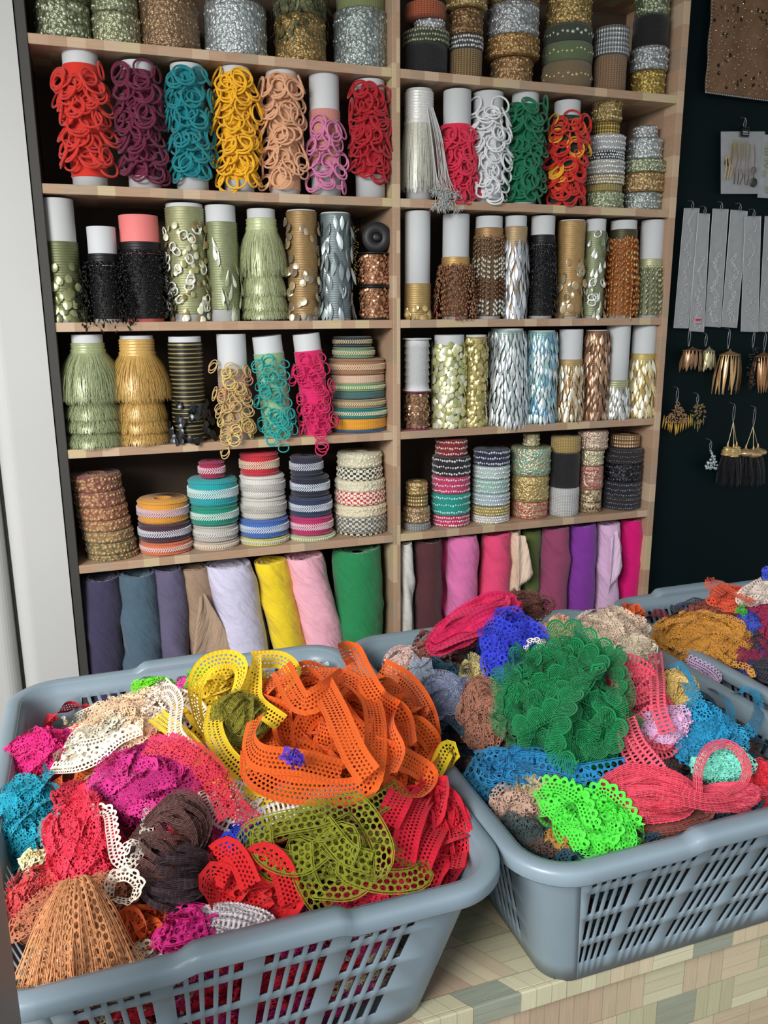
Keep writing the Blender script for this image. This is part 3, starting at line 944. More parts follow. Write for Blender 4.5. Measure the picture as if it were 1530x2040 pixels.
sequin_spool(449, 3, 58, 411, (136, 142, 106), [(214, 220, 196), (160, 166, 130)], 'sage cord spool with teardrop sequins', n=34, L=0.0381, wd=0.0115, kind='drop', f1=0.8, body=(0.1, 0.86))
fringe_spool(528, 3, 54, 418, (188, 196, 150), 'pale green tiered grass fringe spool on the middle shelf', [(0.82, 0.42, 0.022), (0.46, 0.24, 0.017), (0.28, 0.19, 0.019), (0.14, 0.13, 0.020)], head=0.1)
sequin_spool(606, 3, 56, 420, (146, 118, 76), [(190, 168, 130), (140, 124, 104), (206, 190, 160)], 'gold cord spool with dull round sequins', n=51, L=0.0202, wd=0.0184, kind='oval', f1=0.95, body=(0.04, 0.99))
sequin_spool(671, 3, 56, 425, (112, 124, 126), [(150, 160, 164), (108, 116, 120), (190, 206, 206)], 'grey silver spool of long leaf sequins', n=74, L=0.0381, wd=0.0126, f1=0.98, body=(0.02, 0.99))


def reel(x, y, z, r, h, c, c2, label, flange=(24, 26, 24), group=None, kind='sequin', lay=None, fl=1.12):
    root = empty('bobbin', (x, y, z), label, 'bobbin', group)
    m_ = MB(); m_.lathe([(0.006, 0), (r*fl, 0), (r*fl, 0.003), (0.006, 0.003)], 36); m_.build('flange', plain(flange, 0.4), root)
    m_ = MB(); m_.lathe([(0.006, h-0.003), (r*fl, h-0.003), (r*fl, h), (r*0.3, h), (r*0.28, h-0.003), (0.006, h-0.003)], 36); m_.build('flange', plain(flange, 0.4), root)
    wound(root, r*0.84, 0.003, h-0.003, foil(c, 0.4), 'wound_cord', 0.001, 0.005)
    if kind == 'sequin':
        R_ = random.Random(int(x*999)); b = MB(); ls, ms = [], []
        disc = [(0, 0, 0.25)]+[(math.cos(q), math.sin(q), 0) for q in np.arange(7)*2*math.pi/7]; df = [(0, 1+i, 1+(i+1) % 7) for i in range(7)]
        for k in range(380):
            a = R_.uniform(0, 2*math.pi); zz = R_.uniform(0.006, h-0.006); q = r*R_.uniform(0.86, 1.02)
            N = np.array([math.cos(a), math.sin(a), R_.uniform(-0.7, 0.7)])+np.array([R_.uniform(-.5, .5), R_.uniform(-.5, .5), 0]); N /= np.linalg.norm(N)
            T = np.cross(N, (0, 0.1, 1)); T /= np.linalg.norm(T); U = np.cross(N, T)
            ms.append(np.stack([T, U, N], 1)*0.0036); ls.append((q*math.cos(a), q*math.sin(a), zz))
        b.copies(disc, df, ms, ls); b.build('sequins', foil(c2, 0.25), root, kind='stuff')
    elif kind == 'tiers':
        pr = []
        k = 7
        for i in range(k):
            a = 0.003+(h-0.006)*i/k; d = (h-0.006)/k
            pr += [(r*0.98, a), (r*0.88, a+d*0.9)]
        m_ = MB(); m_.lathe(pr, 56, wob=lambda a, zz: 0.0009*np.sin(a*26)); m_.build('pleated_tape', yarn(c2), root)
    return root


x, y, z, r = spot(745, 3, 56)
reel(x, y, z, r, 0.077, (120, 84, 58), (188, 136, 102), 'copper sequin bobbin standing on the middle shelf by the divider', group='copper sequin bobbins')
reel(x, y, z+0.0775, r, 0.075, (120, 84, 58), (196, 140, 106), 'copper sequin bobbin stacked on another one', group='copper sequin bobbins')
# black empty reel leaning on end on top of the two
m_ = MB(); R0 = 0.034
m_.lathe([(0.007, -0.006), (R0, -0.006), (R0, 0.006), (0.012, 0.006), (0.010, 0.002), (0.007, 0.002), (0.007, -0.006)], 40)
root = empty('empty_reel', (x+0.004, y-0.012, z+0.1525+R0), 'black empty reel standing on edge on the copper bobbins', 'reel')
o = m_.build('reel_disc', plain((38, 38, 40), 0.5), root); o.rotation_euler = (math.pi/2, 0, -0.25)
m_ = MB(); m_.lathe([(0.004, 0.0), (0.011, 0.0), (0.011, 0.010), (0.004, 0.010)], 24)
o = m_.build('hub', plain((20, 20, 22), 0.4), root); o.rotation_euler = (math.pi/2, 0, -0.25)
# bead string hanging beside the bobbins
m_ = MB(); R_ = random.Random(8)
xs = spot(716, 3, 20); ls, ms = [], []
for k in range(60):
    ls.append((R_.uniform(-0.006, 0.006), R_.uniform(-0.004, 0.004), -k*0.0022)); ms.append(np.eye(3)*0.0024)
m_.copies(OCT, OCTF, ms, ls)
o = m_.build('bead_string', foil((150, 128, 70), 0.3)); o.location = (xs[0], xs[1]+0.02, 0.21)
tag(o, 'gold and green bead string dangling beside the black reel', 'beads')

sequin_spool(831, 3, 50, 422, (170, 144, 92), [(214, 190, 130), (176, 150, 96)], 'tall bare white tube with gold cord at its foot', n=20, L=0.0146, wd=0.0149, kind='oval', f1=0.14, body=(0.0, 0.34), spread=1.0)
bead_spool(906, 3, 52, 428, [(160, 118, 86), (170, 92, 74), (132, 104, 78)], 'white tube with a shaggy bronze bead clump', ztop=0.55, cord=(186, 148, 90), n=90, flare=0.016, messy=0.5, bead=(0.0024, 0.013), over=0.012, group='bead fringe spools on the middle shelf')
bead_spool(970, 3, 52, 432, [(140, 110, 80), (206, 200, 180), (128, 92, 66), (214, 214, 206)], 'brown and ivory oat bead fringe spool', ztop=0.84, cord=(160, 124, 82), n=40, bead=(0.0034, 0.012), flare=0.006, bands=True)
sequin_spool(1022, 3, 42, 431, (170, 146, 110), [(206, 210, 214), (150, 154, 160), (230, 232, 236)], 'silver leaf sequin spool with a frayed white top', n=102, L=0.0403, wd=0.0103, f1=0.76, body=(0.02, 0.9), over=0.01, dense=1.0)
bead_spool(1075, 3, 46, 431, [(26, 26, 30), (70, 72, 80)], 'black bugle bead fringe spool with a white top', ztop=0.77, cord=(24, 24, 26), n=60, bead=(0.0017, 0.014), flare=0.009)
sequin_spool(1131, 3, 50, 439, (168, 136, 88), [(176, 152, 116), (206, 186, 150), (150, 140, 112)], 'gold cord spool with bronze round sequins', n=40, L=0.0224, wd=0.0172, kind='oval', f1=0.62, body=(0.02, 0.99))
sequin_spool(1178, 3, 38, 437, (132, 140, 108), [(206, 212, 186), (140, 150, 116), (236, 238, 230)], 'slim sage spool with clear teardrop sequins', n=44, L=0.0246, wd=0.0115, kind='drop', f1=0.86, body=(0.02, 0.88), rings=6, ringc=(232, 234, 226))
bead_spool(1232, 3, 50, 440, [(206, 132, 70), (166, 96, 50), (232, 186, 130)], 'amber bugle bead fringe spool', ztop=0.86, cord=(70, 66, 40), n=54, bead=(0.0024, 0.015), flare=0.011, over=0.012)
bead_spool(1289, 3, 46, 439, [(172, 178, 136), (222, 226, 196), (126, 132, 98)], 'sage bugle bead fringe spool against the end panel', ztop=0.56, cord=(176, 176, 140), n=48, bead=(0.0025, 0.014), flare=0.010)

# ------------------------------------------------------------------ row 4
fringe_spool(192, 4, 58, 666, (170, 180, 136), 'large sage green tiered grass fringe spool in the shade', [(0.85, 0.44, 0.036), (0.45, 0.20, 0.026), (0.31, 0.17, 0.028), (0.17, 0.17, 0.030)], head=0.08, n=700, wd=0.0012)
fringe_spool(287, 4, 62, 668, (212, 172, 98), 'golden tiered grass fringe spool beside the sage one', [(0.83, 0.42, 0.033), (0.44, 0.22, 0.019), (0.28, 0.17, 0.022), (0.15, 0.15, 0.024)], head=0.14, n=700, wd=0.0012)
sequin_spool(380, 4, 62, 670, (60, 62, 46), [(26, 26, 30), (52, 54, 58)], 'black and olive corded spool with black sequins', n=68, L=0.0179, wd=0.0161, kind='oval', f1=0.42, body=(0.0, 0.95), wide=0.008, flare=0.014, cordmetal=striped((26, 26, 24), (150, 136, 84), 0.0115))
ring_spool(470, 4, 56, 665, (206, 172, 112), 'beige corded spool with gold and yellow rings', n=47, rr=0.0135, f0=0.0, f1=0.68, band=(0.04, 0.68), bandcol=(170, 146, 124), c2=[(226, 206, 120), (196, 130, 100)], thick=0.0013, drop=0.05, spread=1.0, group='ring spools on the fourth shelf')
ring_spool(556, 4, 56, 668, (20, 164, 160), 'mint corded spool with turquoise rings spilling over the edge', n=42, rr=0.0145, f0=0.0, f1=0.76, band=(0.0, 0.84), bandcol=(140, 178, 140), thick=0.0014, drop=0.06, spread=0.95, group='ring spools on the fourth shelf', lean=-0.09)
ring_spool(634, 4, 52, 663, (216, 30, 96), 'magenta corded spool with magenta rings', n=42, rr=0.014, f0=0.0, f1=0.75, band=(0.0, 0.84), bandcol=(214, 40, 104), thick=0.0014, drop=0.05, spread=1.1, wide=0.009, group='ring spools on the fourth shelf', lean=-0.10)
stack(712, 4, 866, [(850, 116, (44, 92, 140), (220, 220, 214), 'fabric', 'blue and white ribbon roll'), (828, 116, (232, 160, 44), (226, 214, 176), 'fabric', 'orange ribbon roll'), (808, 118, (34, 132, 128), (222, 214, 180), 'chevron', 'teal braided roll'), (790, 112, (168, 150, 118), (206, 190, 150), 'chevron', 'tan braided roll'), (776, 112, (70, 110, 110), (200, 206, 190), 'fabric', 'slate ribbon roll'), (760, 110, (128, 170, 120), (216, 216, 180), 'chevron', 'soft green braided roll'), (744, 110, (222, 190, 164), (206, 150, 116), 'fabric', 'peach ribbon roll'), (712, 110, (168, 124, 92), (222, 196, 160), 'chevron', 'brown braided roll'), (690, 80, (116, 150, 116), (206, 200, 160), 'chevron', 'smaller green roll', -6), (669, 74, (44, 50, 60), (190, 182, 140), 'chevron', 'small navy roll', -8)],
      'the striped stack', 'rolls of the striped stack')
# third-level list only names six from the bottom; the rest are told by their colour

x, y, z, r = spot(830, 4, 52)
hb = top_h(830, 778, y, z)
reel(x, y, z, r, hb, (120, 88, 66), (170, 134, 104), 'bronze sequin bobbin under the white bobbin', flange=(110, 40, 70), group=None)
h2 = top_h(830, 674, y, z+hb)
reel(x, y, z+hb+0.0005, r*0.96, h2, (200, 202, 204), (206, 208, 210), 'white pleated tape bobbin on the bronze bobbin', flange=(216, 216, 214), kind='tiers')
sequin_spool(893, 4, 58, 667, (170, 172, 120), [(206, 204, 150), (176, 180, 120), (222, 224, 196)], 'pale gold round sequin spool with green bands', n=119, L=0.0190, wd=0.0184, kind='oval', f1=0.92, body=(0.0, 0.9), wide=0.006, dense=1.0)
sequin_spool(945, 4, 40, 667, (168, 150, 96), [(186, 170, 110), (150, 140, 86)], 'narrower gold sequin spool half behind the pale gold one', n=74, L=0.0157, wd=0.0149, kind='oval', f1=0.95, body=(0.0, 0.98), wide=0.004, dense=1.0)
g = 'leaf fringe spools on the fourth shelf'
sequin_spool(1005, 4, 62, 654, (150, 176, 166), [(214, 220, 222), (176, 184, 190), (232, 238, 238)], 'bushy silver leaf fringe spool', n=255, L=0.0336, wd=0.0086, f1=0.96, body=(0.0, 0.98), wide=0.006, flare=0.010, over=0.02, spread=2.0, group=g, dense=0.85)
sequin_spool(1072, 4, 52, 658, (140, 180, 176), [(170, 206, 206), (220, 226, 230), (120, 160, 184)], 'iridescent aqua leaf fringe spool', n=178, L=0.0302, wd=0.0086, f1=0.97, body=(0.0, 0.99), wide=0.005, flare=0.004, group=g, dense=1.0)
sequin_spool(1130, 4, 46, 656, (176, 150, 104), [(206, 190, 160), (170, 140, 104), (232, 226, 206)], 'champagne leaf fringe spool with a white top', n=119, L=0.0302, wd=0.0092, f1=0.62, body=(0.0, 0.68), wide=0.005, flare=0.004, group=g, dense=1.0)
sequin_spool(1180, 4, 42, 657, (126, 92, 66), [(160, 120, 90), (124, 92, 70), (196, 160, 130)], 'copper leaf fringe spool', n=153, L=0.0291, wd=0.0092, f1=0.96, body=(0.0, 0.99), wide=0.005, group=g, dense=1.0)
sequin_spool(1222, 4, 46, 646, (168, 168, 136), [(206, 210, 206), (160, 160, 150), (232, 234, 230)], 'silver leaf fringe spool with a tall bare white tube', n=95, L=0.0269, wd=0.0086, f1=0.34, body=(0.0, 0.42), wide=0.004, flare=0.004, group=g, dense=1.0)
sequin_spool(1273, 4, 46, 648, (190, 170, 110), [(222, 206, 150), (186, 160, 104), (244, 238, 210)], 'gold leaf fringe spool against the end panel', n=119, L=0.0302, wd=0.0103, f1=0.64, body=(0.0, 0.7), wide=0.005, flare=0.003, group=g, dense=1.0)

# ------------------------------------------------------------------ row 5
g = 'stacked trim rolls on the fifth shelf'
RU = [(96, 86, 56), (100, 92, 60), (128, 104, 72), (140, 92, 66), (138, 80, 62), (132, 76, 66), (120, 66, 60)]
tops = [1094, 1070, 1048, 1026, 1000, 970, 938]
nm = ['olive', 'moss green', 'tan', 'rust brown', 'rust red', 'reddish brown', 'dark russet']
stack(226, 5, 1122, [(tops[i], 96, RU[i], (196, 160, 110), 'floral', nm[i]+' flowered trim roll') for i in range(7)], 'rust flowered stack', g, lean=-0.004)
stack(332, 5, 1112, [(1070, 98, (220, 112, 74), (222, 196, 190), 'chevron', 'orange braided roll'), (1034, 98, (70, 38, 54), (206, 206, 214), 'chevron', 'plum braided roll'), (990, 96, (228, 158, 52), (212, 186, 200), 'chevron', 'golden yellow braided roll')], 'short three-roll stack', g, lean=-0.001)
stack(430, 5, 1104, [(1070, 88, (206, 190, 168), (226, 212, 196), 'chevron', 'cream braided roll'), (1038, 86, (192, 188, 182), (216, 212, 206), 'chevron', 'greyish white braided roll'), (1000, 92, (12, 146, 122), (206, 226, 220), 'chevron', 'sea green braided roll'), (950, 94, (24, 166, 172), (206, 226, 226), 'chevron', 'turquoise braided roll'), (916, 48, (166, 30, 76), (226, 190, 200), 'chevron', 'small crimson braided roll')], 'turquoise stack', g)
stack(527, 5, 1098, [(1062, 96, (216, 212, 120), (206, 206, 210), 'chevron', 'yellow braided roll'), (1026, 94, (66, 108, 186), (196, 210, 226), 'chevron', 'blue braided roll'), (985, 88, (212, 208, 200), (190, 186, 180), 'chevron', 'off-white braided roll'), (942, 86, (226, 222, 216), (196, 192, 188), 'chevron', 'white braided roll'), (898, 74, (206, 36, 56), (226, 206, 180), 'chevron', 'red braided roll', -4)], 'red-topped stack', g)
stack(620, 5, 1091, [(1058, 92, (196, 206, 160), (222, 222, 206), 'chevron', 'pale green braided roll'), (1022, 84, (192, 40, 104), (226, 196, 206), 'chevron', 'magenta braided roll'), (984, 82, (40, 52, 88), (206, 214, 226), 'chevron', 'dark blue braided roll'), (944, 74, (30, 36, 56), (206, 214, 226), 'chevron', 'navy braided roll'), (905, 62, (44, 46, 66), (190, 194, 206), 'chevron', 'small slate navy braided roll', -6)], 'navy-topped stack', g)
stack(718, 5, 1077, [(1050, 104, (214, 206, 180), (26, 28, 26), 'check', 'black and cream checked roll'), (1020, 104, (206, 196, 166), (90, 98, 110), 'check', 'cream and grey-blue flowered roll'), (998, 104, (218, 206, 176), (226, 216, 190), 'floral', 'cream scalloped roll'), (972, 100, (196, 44, 66), (230, 222, 200), 'check', 'red and cream flowered roll'), (950, 98, (214, 206, 178), (226, 222, 200), 'floral', 'pale cream scalloped roll'), (926, 90, (40, 44, 36), (222, 218, 196), 'check', 'black and cream dotted roll'), (898, 88, (206, 198, 168), (232, 228, 206), 'floral', 'ivory scalloped roll')], 'cream flowered stack by the divider', g)
stack(830, 5, 1062, [(1038, 56, (142, 144, 148), (196, 198, 204), 'weave', 'grey silver satin roll'), (1006, 52, (166, 140, 108), (216, 190, 150), 'ornate', 'dull gold roll'), (984, 44, (176, 146, 96), (226, 196, 140), 'metal', 'small gold roll'), (957, 42, (182, 152, 102), (230, 204, 150), 'ornate', 'small gold filigree roll')], 'slim gold stack', g)
stack(897, 5, 1053, [(1020, 74, (206, 44, 90), (240, 190, 206), 'beads', 'crimson pink beaded roll'), (978, 76, (24, 158, 146), (170, 226, 216), 'beads', 'turquoise beaded roll'), (944, 74, (206, 60, 106), (240, 190, 206), 'beads', 'rose pink beaded roll'), (906, 74, (36, 32, 36), (216, 214, 220), 'beads', 'black and silver beaded roll'), (872, 62, (140, 36, 44), (226, 190, 180), 'beads', 'dark red beaded roll')], 'beaded stack with a turquoise roll', g)
stack(976, 5, 1045, [(1020, 74, (206, 204, 196), (240, 240, 236), 'beads', 'white beaded roll'), (1002, 74, (166, 150, 96), (216, 200, 140), 'beads', 'gold green beaded roll'), (978, 74, (176, 196, 206), (226, 240, 244), 'beads', 'icy blue beaded roll'), (950, 72, (160, 200, 190), (226, 244, 240), 'beads', 'mint beaded roll'), (924, 72, (190, 214, 212), (240, 250, 250), 'beads', 'pale aqua beaded roll'), (892, 70, (40, 44, 66), (190, 196, 216), 'beads', 'navy sequinned roll')], 'navy-topped sequinned stack', g)
stack(1053, 5, 1036, [(994, 72, (206, 182, 150), (196, 52, 66), 'ornate', 'beige roll with red sequins'), (943, 74, (190, 166, 112), (222, 200, 140), 'ornate', 'gold crochet roll'), (888, 78, (206, 196, 160), (120, 200, 190), 'ornate', 'cream and aqua jewelled roll'), (862, 32, (176, 166, 130), (216, 210, 180), 'ornate', 'tiny gold roll')], 'cream and gold stack', g)
stack(1121, 5, 1028, [(968, 60, (222, 222, 222), (240, 240, 240), 'weave', 'white ribbed roll'), (900, 58, (22, 22, 26), (60, 60, 66), 'plain', 'plain black roll'), (868, 58, (190, 158, 90), (226, 196, 130), 'weave', 'gold cord roll')], 'black over white stack', g)
stack(1173, 5, 1019, [(972, 46, (206, 186, 150), (70, 50, 50), 'ornate', 'cream roll with dark flecks'), (926, 48, (206, 172, 150), (196, 80, 106), 'ornate', 'beige roll with pink flowers'), (894, 46, (206, 196, 160), (226, 216, 186), 'ornate', 'ivory lace roll'), (856, 58, (206, 180, 160), (226, 206, 190), 'ornate', 'flared pinkish lace roll')], 'slim flowered stack', g)
stack(1236, 5, 1016, [(985, 72, (30, 30, 34), (84, 84, 96), 'beads', 'black beaded roll'), (955, 72, (26, 26, 30), (100, 100, 120), 'beads', 'black and blue beaded roll'), (920, 74, (30, 30, 34), (90, 90, 100), 'ornate', 'black sequinned roll'), (890, 72, (34, 32, 34), (80, 78, 84), 'beads', 'dull black roll'), (864, 58, (176, 140, 106), (216, 180, 140), 'metal', 'small tan gold roll')], 'all black stack by the end panel', g)

# ------------------------------------------------------------------ row 6: bolts of cloth
def bolt(pt, pb, wt, ytop, c, label, seed, ydepth=None, open_top=True, wr=0.005):
    """standing bolt of cloth: px at the top and at y=1280, px width, px of the top edge"""
    R_ = np.random.RandomState(seed)
    y = 0.05 if ydepth is None else ydepth
    pT = on_y(pt, ytop, y); dpt = depth(pT); r = wt/2*dpt/F
    pB = on_y(pb, 1280, y)
    # extend the axis down to the bottom board
    t = (Z[6]-pT[2])/(pB[2]-pT[2]); base = pT+(pB-pT)*t
    base[2] = Z[6]+0.002; L = pT[2]-base[2]; sh_ = (pT[0]-base[0])/L
    n, k = 48, 34
    a = np.linspace(0, 2*math.pi, n+1); zz = np.linspace(0, 1, k)
    ph = R_.uniform(0, 6, 8)
    A, B = np.meshgrid(a, zz, indexing='ij')
    rad = r*(1+0.018*np.sin(2*A+ph[0]+B*2)+0.02*np.sin(A+ph[1]))
    dg = A*1.0+B*9*R_.uniform(0.6, 1.2)+ph[2]
    rad = rad+wr*(np.maximum(0, np.sin(dg*1.6+1.4*np.sin(B*7+ph[3]))) ** 3)*np.sin(B*math.pi)**0.5+wr*0.5*np.sin(3*A+B*15+ph[4])*np.sin(B*5+ph[5])
    rad = rad-0.003*np.maximum(0, B-0.93)/0.07
    P = np.stack([rad*np.cos(A)+sh_*B*L, rad*np.sin(A), B*L], -1)
    UV = np.stack([A*r, B*L], -1)
    m_ = MB(); m_.grid(P, UV)
    # rolled, slightly crumpled top
    tt = np.linspace(0, 1, 12); AA, TT = np.meshgrid(a, tt, indexing='ij')
    rr = (rad[:, -1][:, None])*(1-0.78*TT)
    zt = L+0.006*np.sin(TT*18+AA)*(TT > 0.02)*(1-TT)-0.012*TT*open_top+0.004*np.sin(2*AA+ph[6])*TT*(1-TT)*4
    m_.grid(np.stack([rr*np.cos(AA)+sh_*L, rr*np.sin(AA), zt], -1), np.stack([AA*r, TT*r], -1))
    o_ = m_.build('cloth_bolt', cloth(c)); o_.location = base
    tag(o_, label, 'fabric bolt', 'bolts of cloth on the bottom shelf')
    return o_, base, r, L, sh_


def flap(parent, base, c, P, name='loose_flap'):
    """loose corner of the bolt's cloth; P is a grid of local points"""
    m_ = MB(); P = np.asarray(P, float); n = 14
    t = np.linspace(0, 1, n)
    top = (1-t)[:, None]*P[0]+t[:, None]*P[1]; bot = (1-t)[:, None]*P[3]+t[:, None]*P[2]
    s = np.linspace(0, 1, n)
    G = top[:, None]*(1-s)[None, :, None]+bot[:, None]*s[None, :, None]
    TT, SS = np.meshgrid(t, s, indexing='ij')
    G[:, :, 1] += -0.004*np.sin(TT*7+SS*3)-0.004
    m_.grid(G, np.stack([TT*0.1, SS*0.15], -1))
    o_ = m_.build(name, cloth(c), parent); md = o_.modifiers.new('thick', 'SOLIDIFY'); md.thickness = 0.001
    return o_


bolt(203, 205, 78, 1148, (62, 58, 84), 'dark slate purple cloth bolt against the dark panel', 1)
bolt(273, 283, 78, 1140, (76, 98, 114), 'steel blue cloth bolt beside the slate purple one', 2, 0.046)
bolt(333, 346, 64, 1132, (98, 92, 120), 'greyish violet cloth bolt', 3, 0.052)
o, b, r, L, s_ = bolt(386, 408, 58, 1130, (160, 134, 112), 'taupe cloth bolt with a loose triangular flap', 4, 0.06)
flap(o, b, (172, 146, 124), [(0.005+s_*L, -r-0.004, L-0.06), (0.015+s_*L*0.9, -r-0.004, L-0.055), (0.075, -r-0.012, L-0.24), (-0.055, -r-0.012, L-0.24)])
bolt(457, 488, 92, 1122, (206, 202, 226), 'pale lavender cloth bolt leaning beside the yellow one', 5, 0.048)
bolt(537, 574, 68, 1116, (236, 206, 44), 'bright yellow cloth bolt leaning', 6, 0.05)
bolt(604, 646, 80, 1106, (240, 176, 194), 'baby pink cloth bolt leaning beside the yellow one', 7, 0.05)
bolt(712, 716, 98, 1090, (40, 132, 80), 'thick green cloth bolt', 8, 0.058)
bolt(810, 809, 26, 1083, (214, 212, 206), 'thin white cloth bolt beside the divider', 9, 0.03)
bolt(853, 851, 58, 1076, (88, 50, 54), 'dark maroon brown cloth bolt', 10, 0.05)
bolt(884, 880, 22, 1076, (196, 70, 116), 'slim rose cloth bolt half hidden behind the pink one', 11, 0.075)
bolt(923, 918, 60, 1066, (226, 120, 178), 'orchid pink cloth bolt', 12, 0.046)
bolt(988, 982, 60, 1062, (236, 78, 124), 'coral pink cloth bolt beside the cream flap', 13, 0.05)
o, b, r, L, s_ = bolt(1026, 1020, 26, 1058, (232, 204, 180), 'slim cream cloth bolt with a hanging pointed flap', 14, 0.04)
flap(o, b, (236, 210, 188), [(-0.012+s_*L, -r-0.004, L-0.005), (0.016+s_*L, -r-0.004, L-0.008), (0.040+s_*L*0.7, -r-0.014, L-0.115), (-0.004+s_*L*0.7, -r-0.012, L-0.155)])
bolt(1057, 1050, 42, 1056, (92, 108, 58), 'olive green cloth bolt behind the cream flap', 15, 0.07)
bolt(1107, 1098, 56, 1050, (152, 72, 106), 'dusty mauve cloth bolt', 16, 0.05)
bolt(1160, 1146, 58, 1044, (132, 58, 160), 'violet cloth bolt beside the pale lilac one', 17, 0.05)
o, b, r, L, s_ = bolt(1212, 1200, 50, 1042, (222, 184, 218), 'pale lilac cloth bolt with a loose ruffled edge', 18, 0.045)
flap(o, b, (230, 200, 228), [(-0.02+s_*L, -r-0.003, L-0.03), (0.0+s_*L, -r-0.003, L-0.01), (0.018+s_*L*0.7, -r-0.012, L-0.115), (-0.024+s_*L*0.6, -r-0.012, L-0.19)])
bolt(1260, 1248, 44, 1034, (222, 22, 120), 'magenta cloth bolt against the end panel', 19, 0.05)

# ------------------------------------------------------------------ baskets
RIMZ = -0.5
GREY = plastic((124, 141, 152))


def basket(x0, x1, y0, y1, bumps, shear, label, raise_=0.008):
    cx, cy = (x0+x1)/2, (y0+y1)/2
    root = empty('laundry_basket', (cx, cy, PZ), label, 'basket', 'grey plastic baskets on the platform')
    hw, hd = (x1-x0)/2, (y1-y0)/2; H = RIMZ-PZ; lip = 0.019

    def loop(a, b, r, samples):
        """rounded rectangle, counter-clockwise from the front side; samples: (side, t) or (corner, t)"""
        P = []
        cs = [(a-r, -b+r), (a-r, b-r), (-a+r, b-r), (-a+r, -b+r)]
        for kind, i, t in samples:
            if kind == 's':
                if i == 0: P.append((-a+r+(2*a-2*r)*t, -b))
                elif i == 1: P.append((a, -b+r+(2*b-2*r)*t))
                elif i == 2: P.append((a-r-(2*a-2*r)*t, b))
                else: P.append((-a, b-r-(2*b-2*r)*t))
            else:
                an = -math.pi/2+i*math.pi/2+t*math.pi/2
                P.append((cs[i][0]+r*math.cos(an), cs[i][1]+r*math.sin(an)))
        return np.array(P)
    # wall with slots
    samples, hole_col = [], []
    for side in range(4):
        L = (2*hw if side % 2 == 0 else 2*hd)-0.12
        ng = 4 if side % 2 == 0 else 6
        ts = [0.0]; hc = []
        gw = 0.94/ng
        for g_ in range(ng):
            s0 = 0.03+g_*gw+gw*0.09; hwid = gw*0.82/5
            for q in range(5):
                ts.append(s0+q*hwid); hc.append(False)
                ts.append(s0+q*hwid+hwid*0.66); hc.append(True)
        ts.append(1.0); hc.append(False)
        for q, t in enumerate(ts):
            samples.append(('s', side, t)); hole_col.append(hc[q] if q < len(hc) else False)
        for q in range(1, 9):
            samples.append(('c', side, q/9.0)); hole_col.append(False)
    samples.append(('s', 0, 0.0))
    hs = [0, 0.09, 0.12, 0.235, 0.275, 0.45, 0.49, 0.665, 0.705, 0.86, 1.0]
    hr = [False, False, True, False, True, False, True, False, True, False]
    rows = []
    for h in hs:
        ins = 0.050*h
        sm = [(k_, i_, (min(1, max(0, t_+shear(t_)*h*math.sin(math.pi*t_)**0.5)) if (k_ == 's' and i_ % 2 == 0 and 0 < t_ < 1) else t_)) for k_, i_, t_ in samples]
        P = loop(hw-lip-ins, hd-lip-ins*1.0, 0.046-0.014*h, sm)
        rows.append(np.column_stack([P, np.full(len(P), H*(1-h))]))
    P = np.stack(rows, 1)
    keep = np.array([[not (hole_col[i] and hr[j]) for j in range(len(hs)-1)] for i in range(len(samples)-1)]).ravel()
    m_ = MB(); m_.grid(P, None, 0, keep)
    o_ = m_.build('basket_wall', GREY, root)
    md = o_.modifiers.new('thickness', 'SOLIDIFY'); md.thickness = 0.0032; md.offset = 0
    # rim
    rs = []
    for side in range(4):
        rs += [('s', side, t) for t in np.linspace(0, 1, 60)]+[('c', side, q/12.0) for q in range(1, 12)]
    rs.append(('s', 0, 0.0))
    prof = [(-lip-0.002, -0.014), (-lip-0.002, -0.003), (-lip-0.0005, 0.0005), (-lip+0.003, 0.002), (-lip*0.5, 0.003), (-0.004, 0.002), (-0.0012, 0.0002), (-0.0004, -0.003), (0.0, -0.0125), (-0.0015, -0.0145), (-0.003, -0.013), (-0.004, -0.004)]
    cols_ = []
    for o, zz in prof:
        Pq = loop(hw+o, hd+o, 0.066+o, rs)
        dz = np.zeros(len(Pq)); dn = np.zeros(len(Pq))
        if bumps:
            xb = Pq[:, 0]+cx
            on = (np.abs(np.abs(Pq[:, 1])-(hd+o)) < 1e-6)
            f = 1/(1+np.exp(-(xb-bumps[0])/0.0025))*(1/(1+np.exp((xb-bumps[1])/0.0025)))
            dz = raise_*f*on; dn = 0.004*f*on*np.sign(Pq[:, 1])*(1 if o > -lip else 0)
        cols_.append(np.column_stack([Pq[:, 0], Pq[:, 1]+dn, H+zz+dz]))
    m_ = MB(); m_.grid(np.stack(cols_, 1))
    m_.build('rim', GREY, root)
    # bottom plate
    Pb = loop(hw-lip-0.0495, hd-lip-0.0495, 0.032, rs)
    G = np.stack([np.column_stack([Pb*s_, np.full(len(Pb), 0.003)]) for s_ in (1, 0.5, 0.01)], 1)
    m_ = MB(); m_.grid(G); m_.build('base', GREY, root)
    return root


BK = [(-0.838, -0.349, -1.283, -0.664), (-0.349, 0.118, -1.295, -0.664), (0.150, 0.600, -1.262, -0.650)]
basket(*BK[0], (-0.658, -0.520), lambda t: -0.02-0.13*max(0, t-0.25), 'grey plastic basket piled with orange, magenta and olive lace')
basket(*BK[1], (-0.163, -0.02), lambda t: -0.14, 'grey plastic basket piled with green, rose and blue lace')
basket(*BK[2], (0.27, 0.43), lambda t: -0.1, 'grey plastic basket of ochre and mixed lace, mostly out of view')


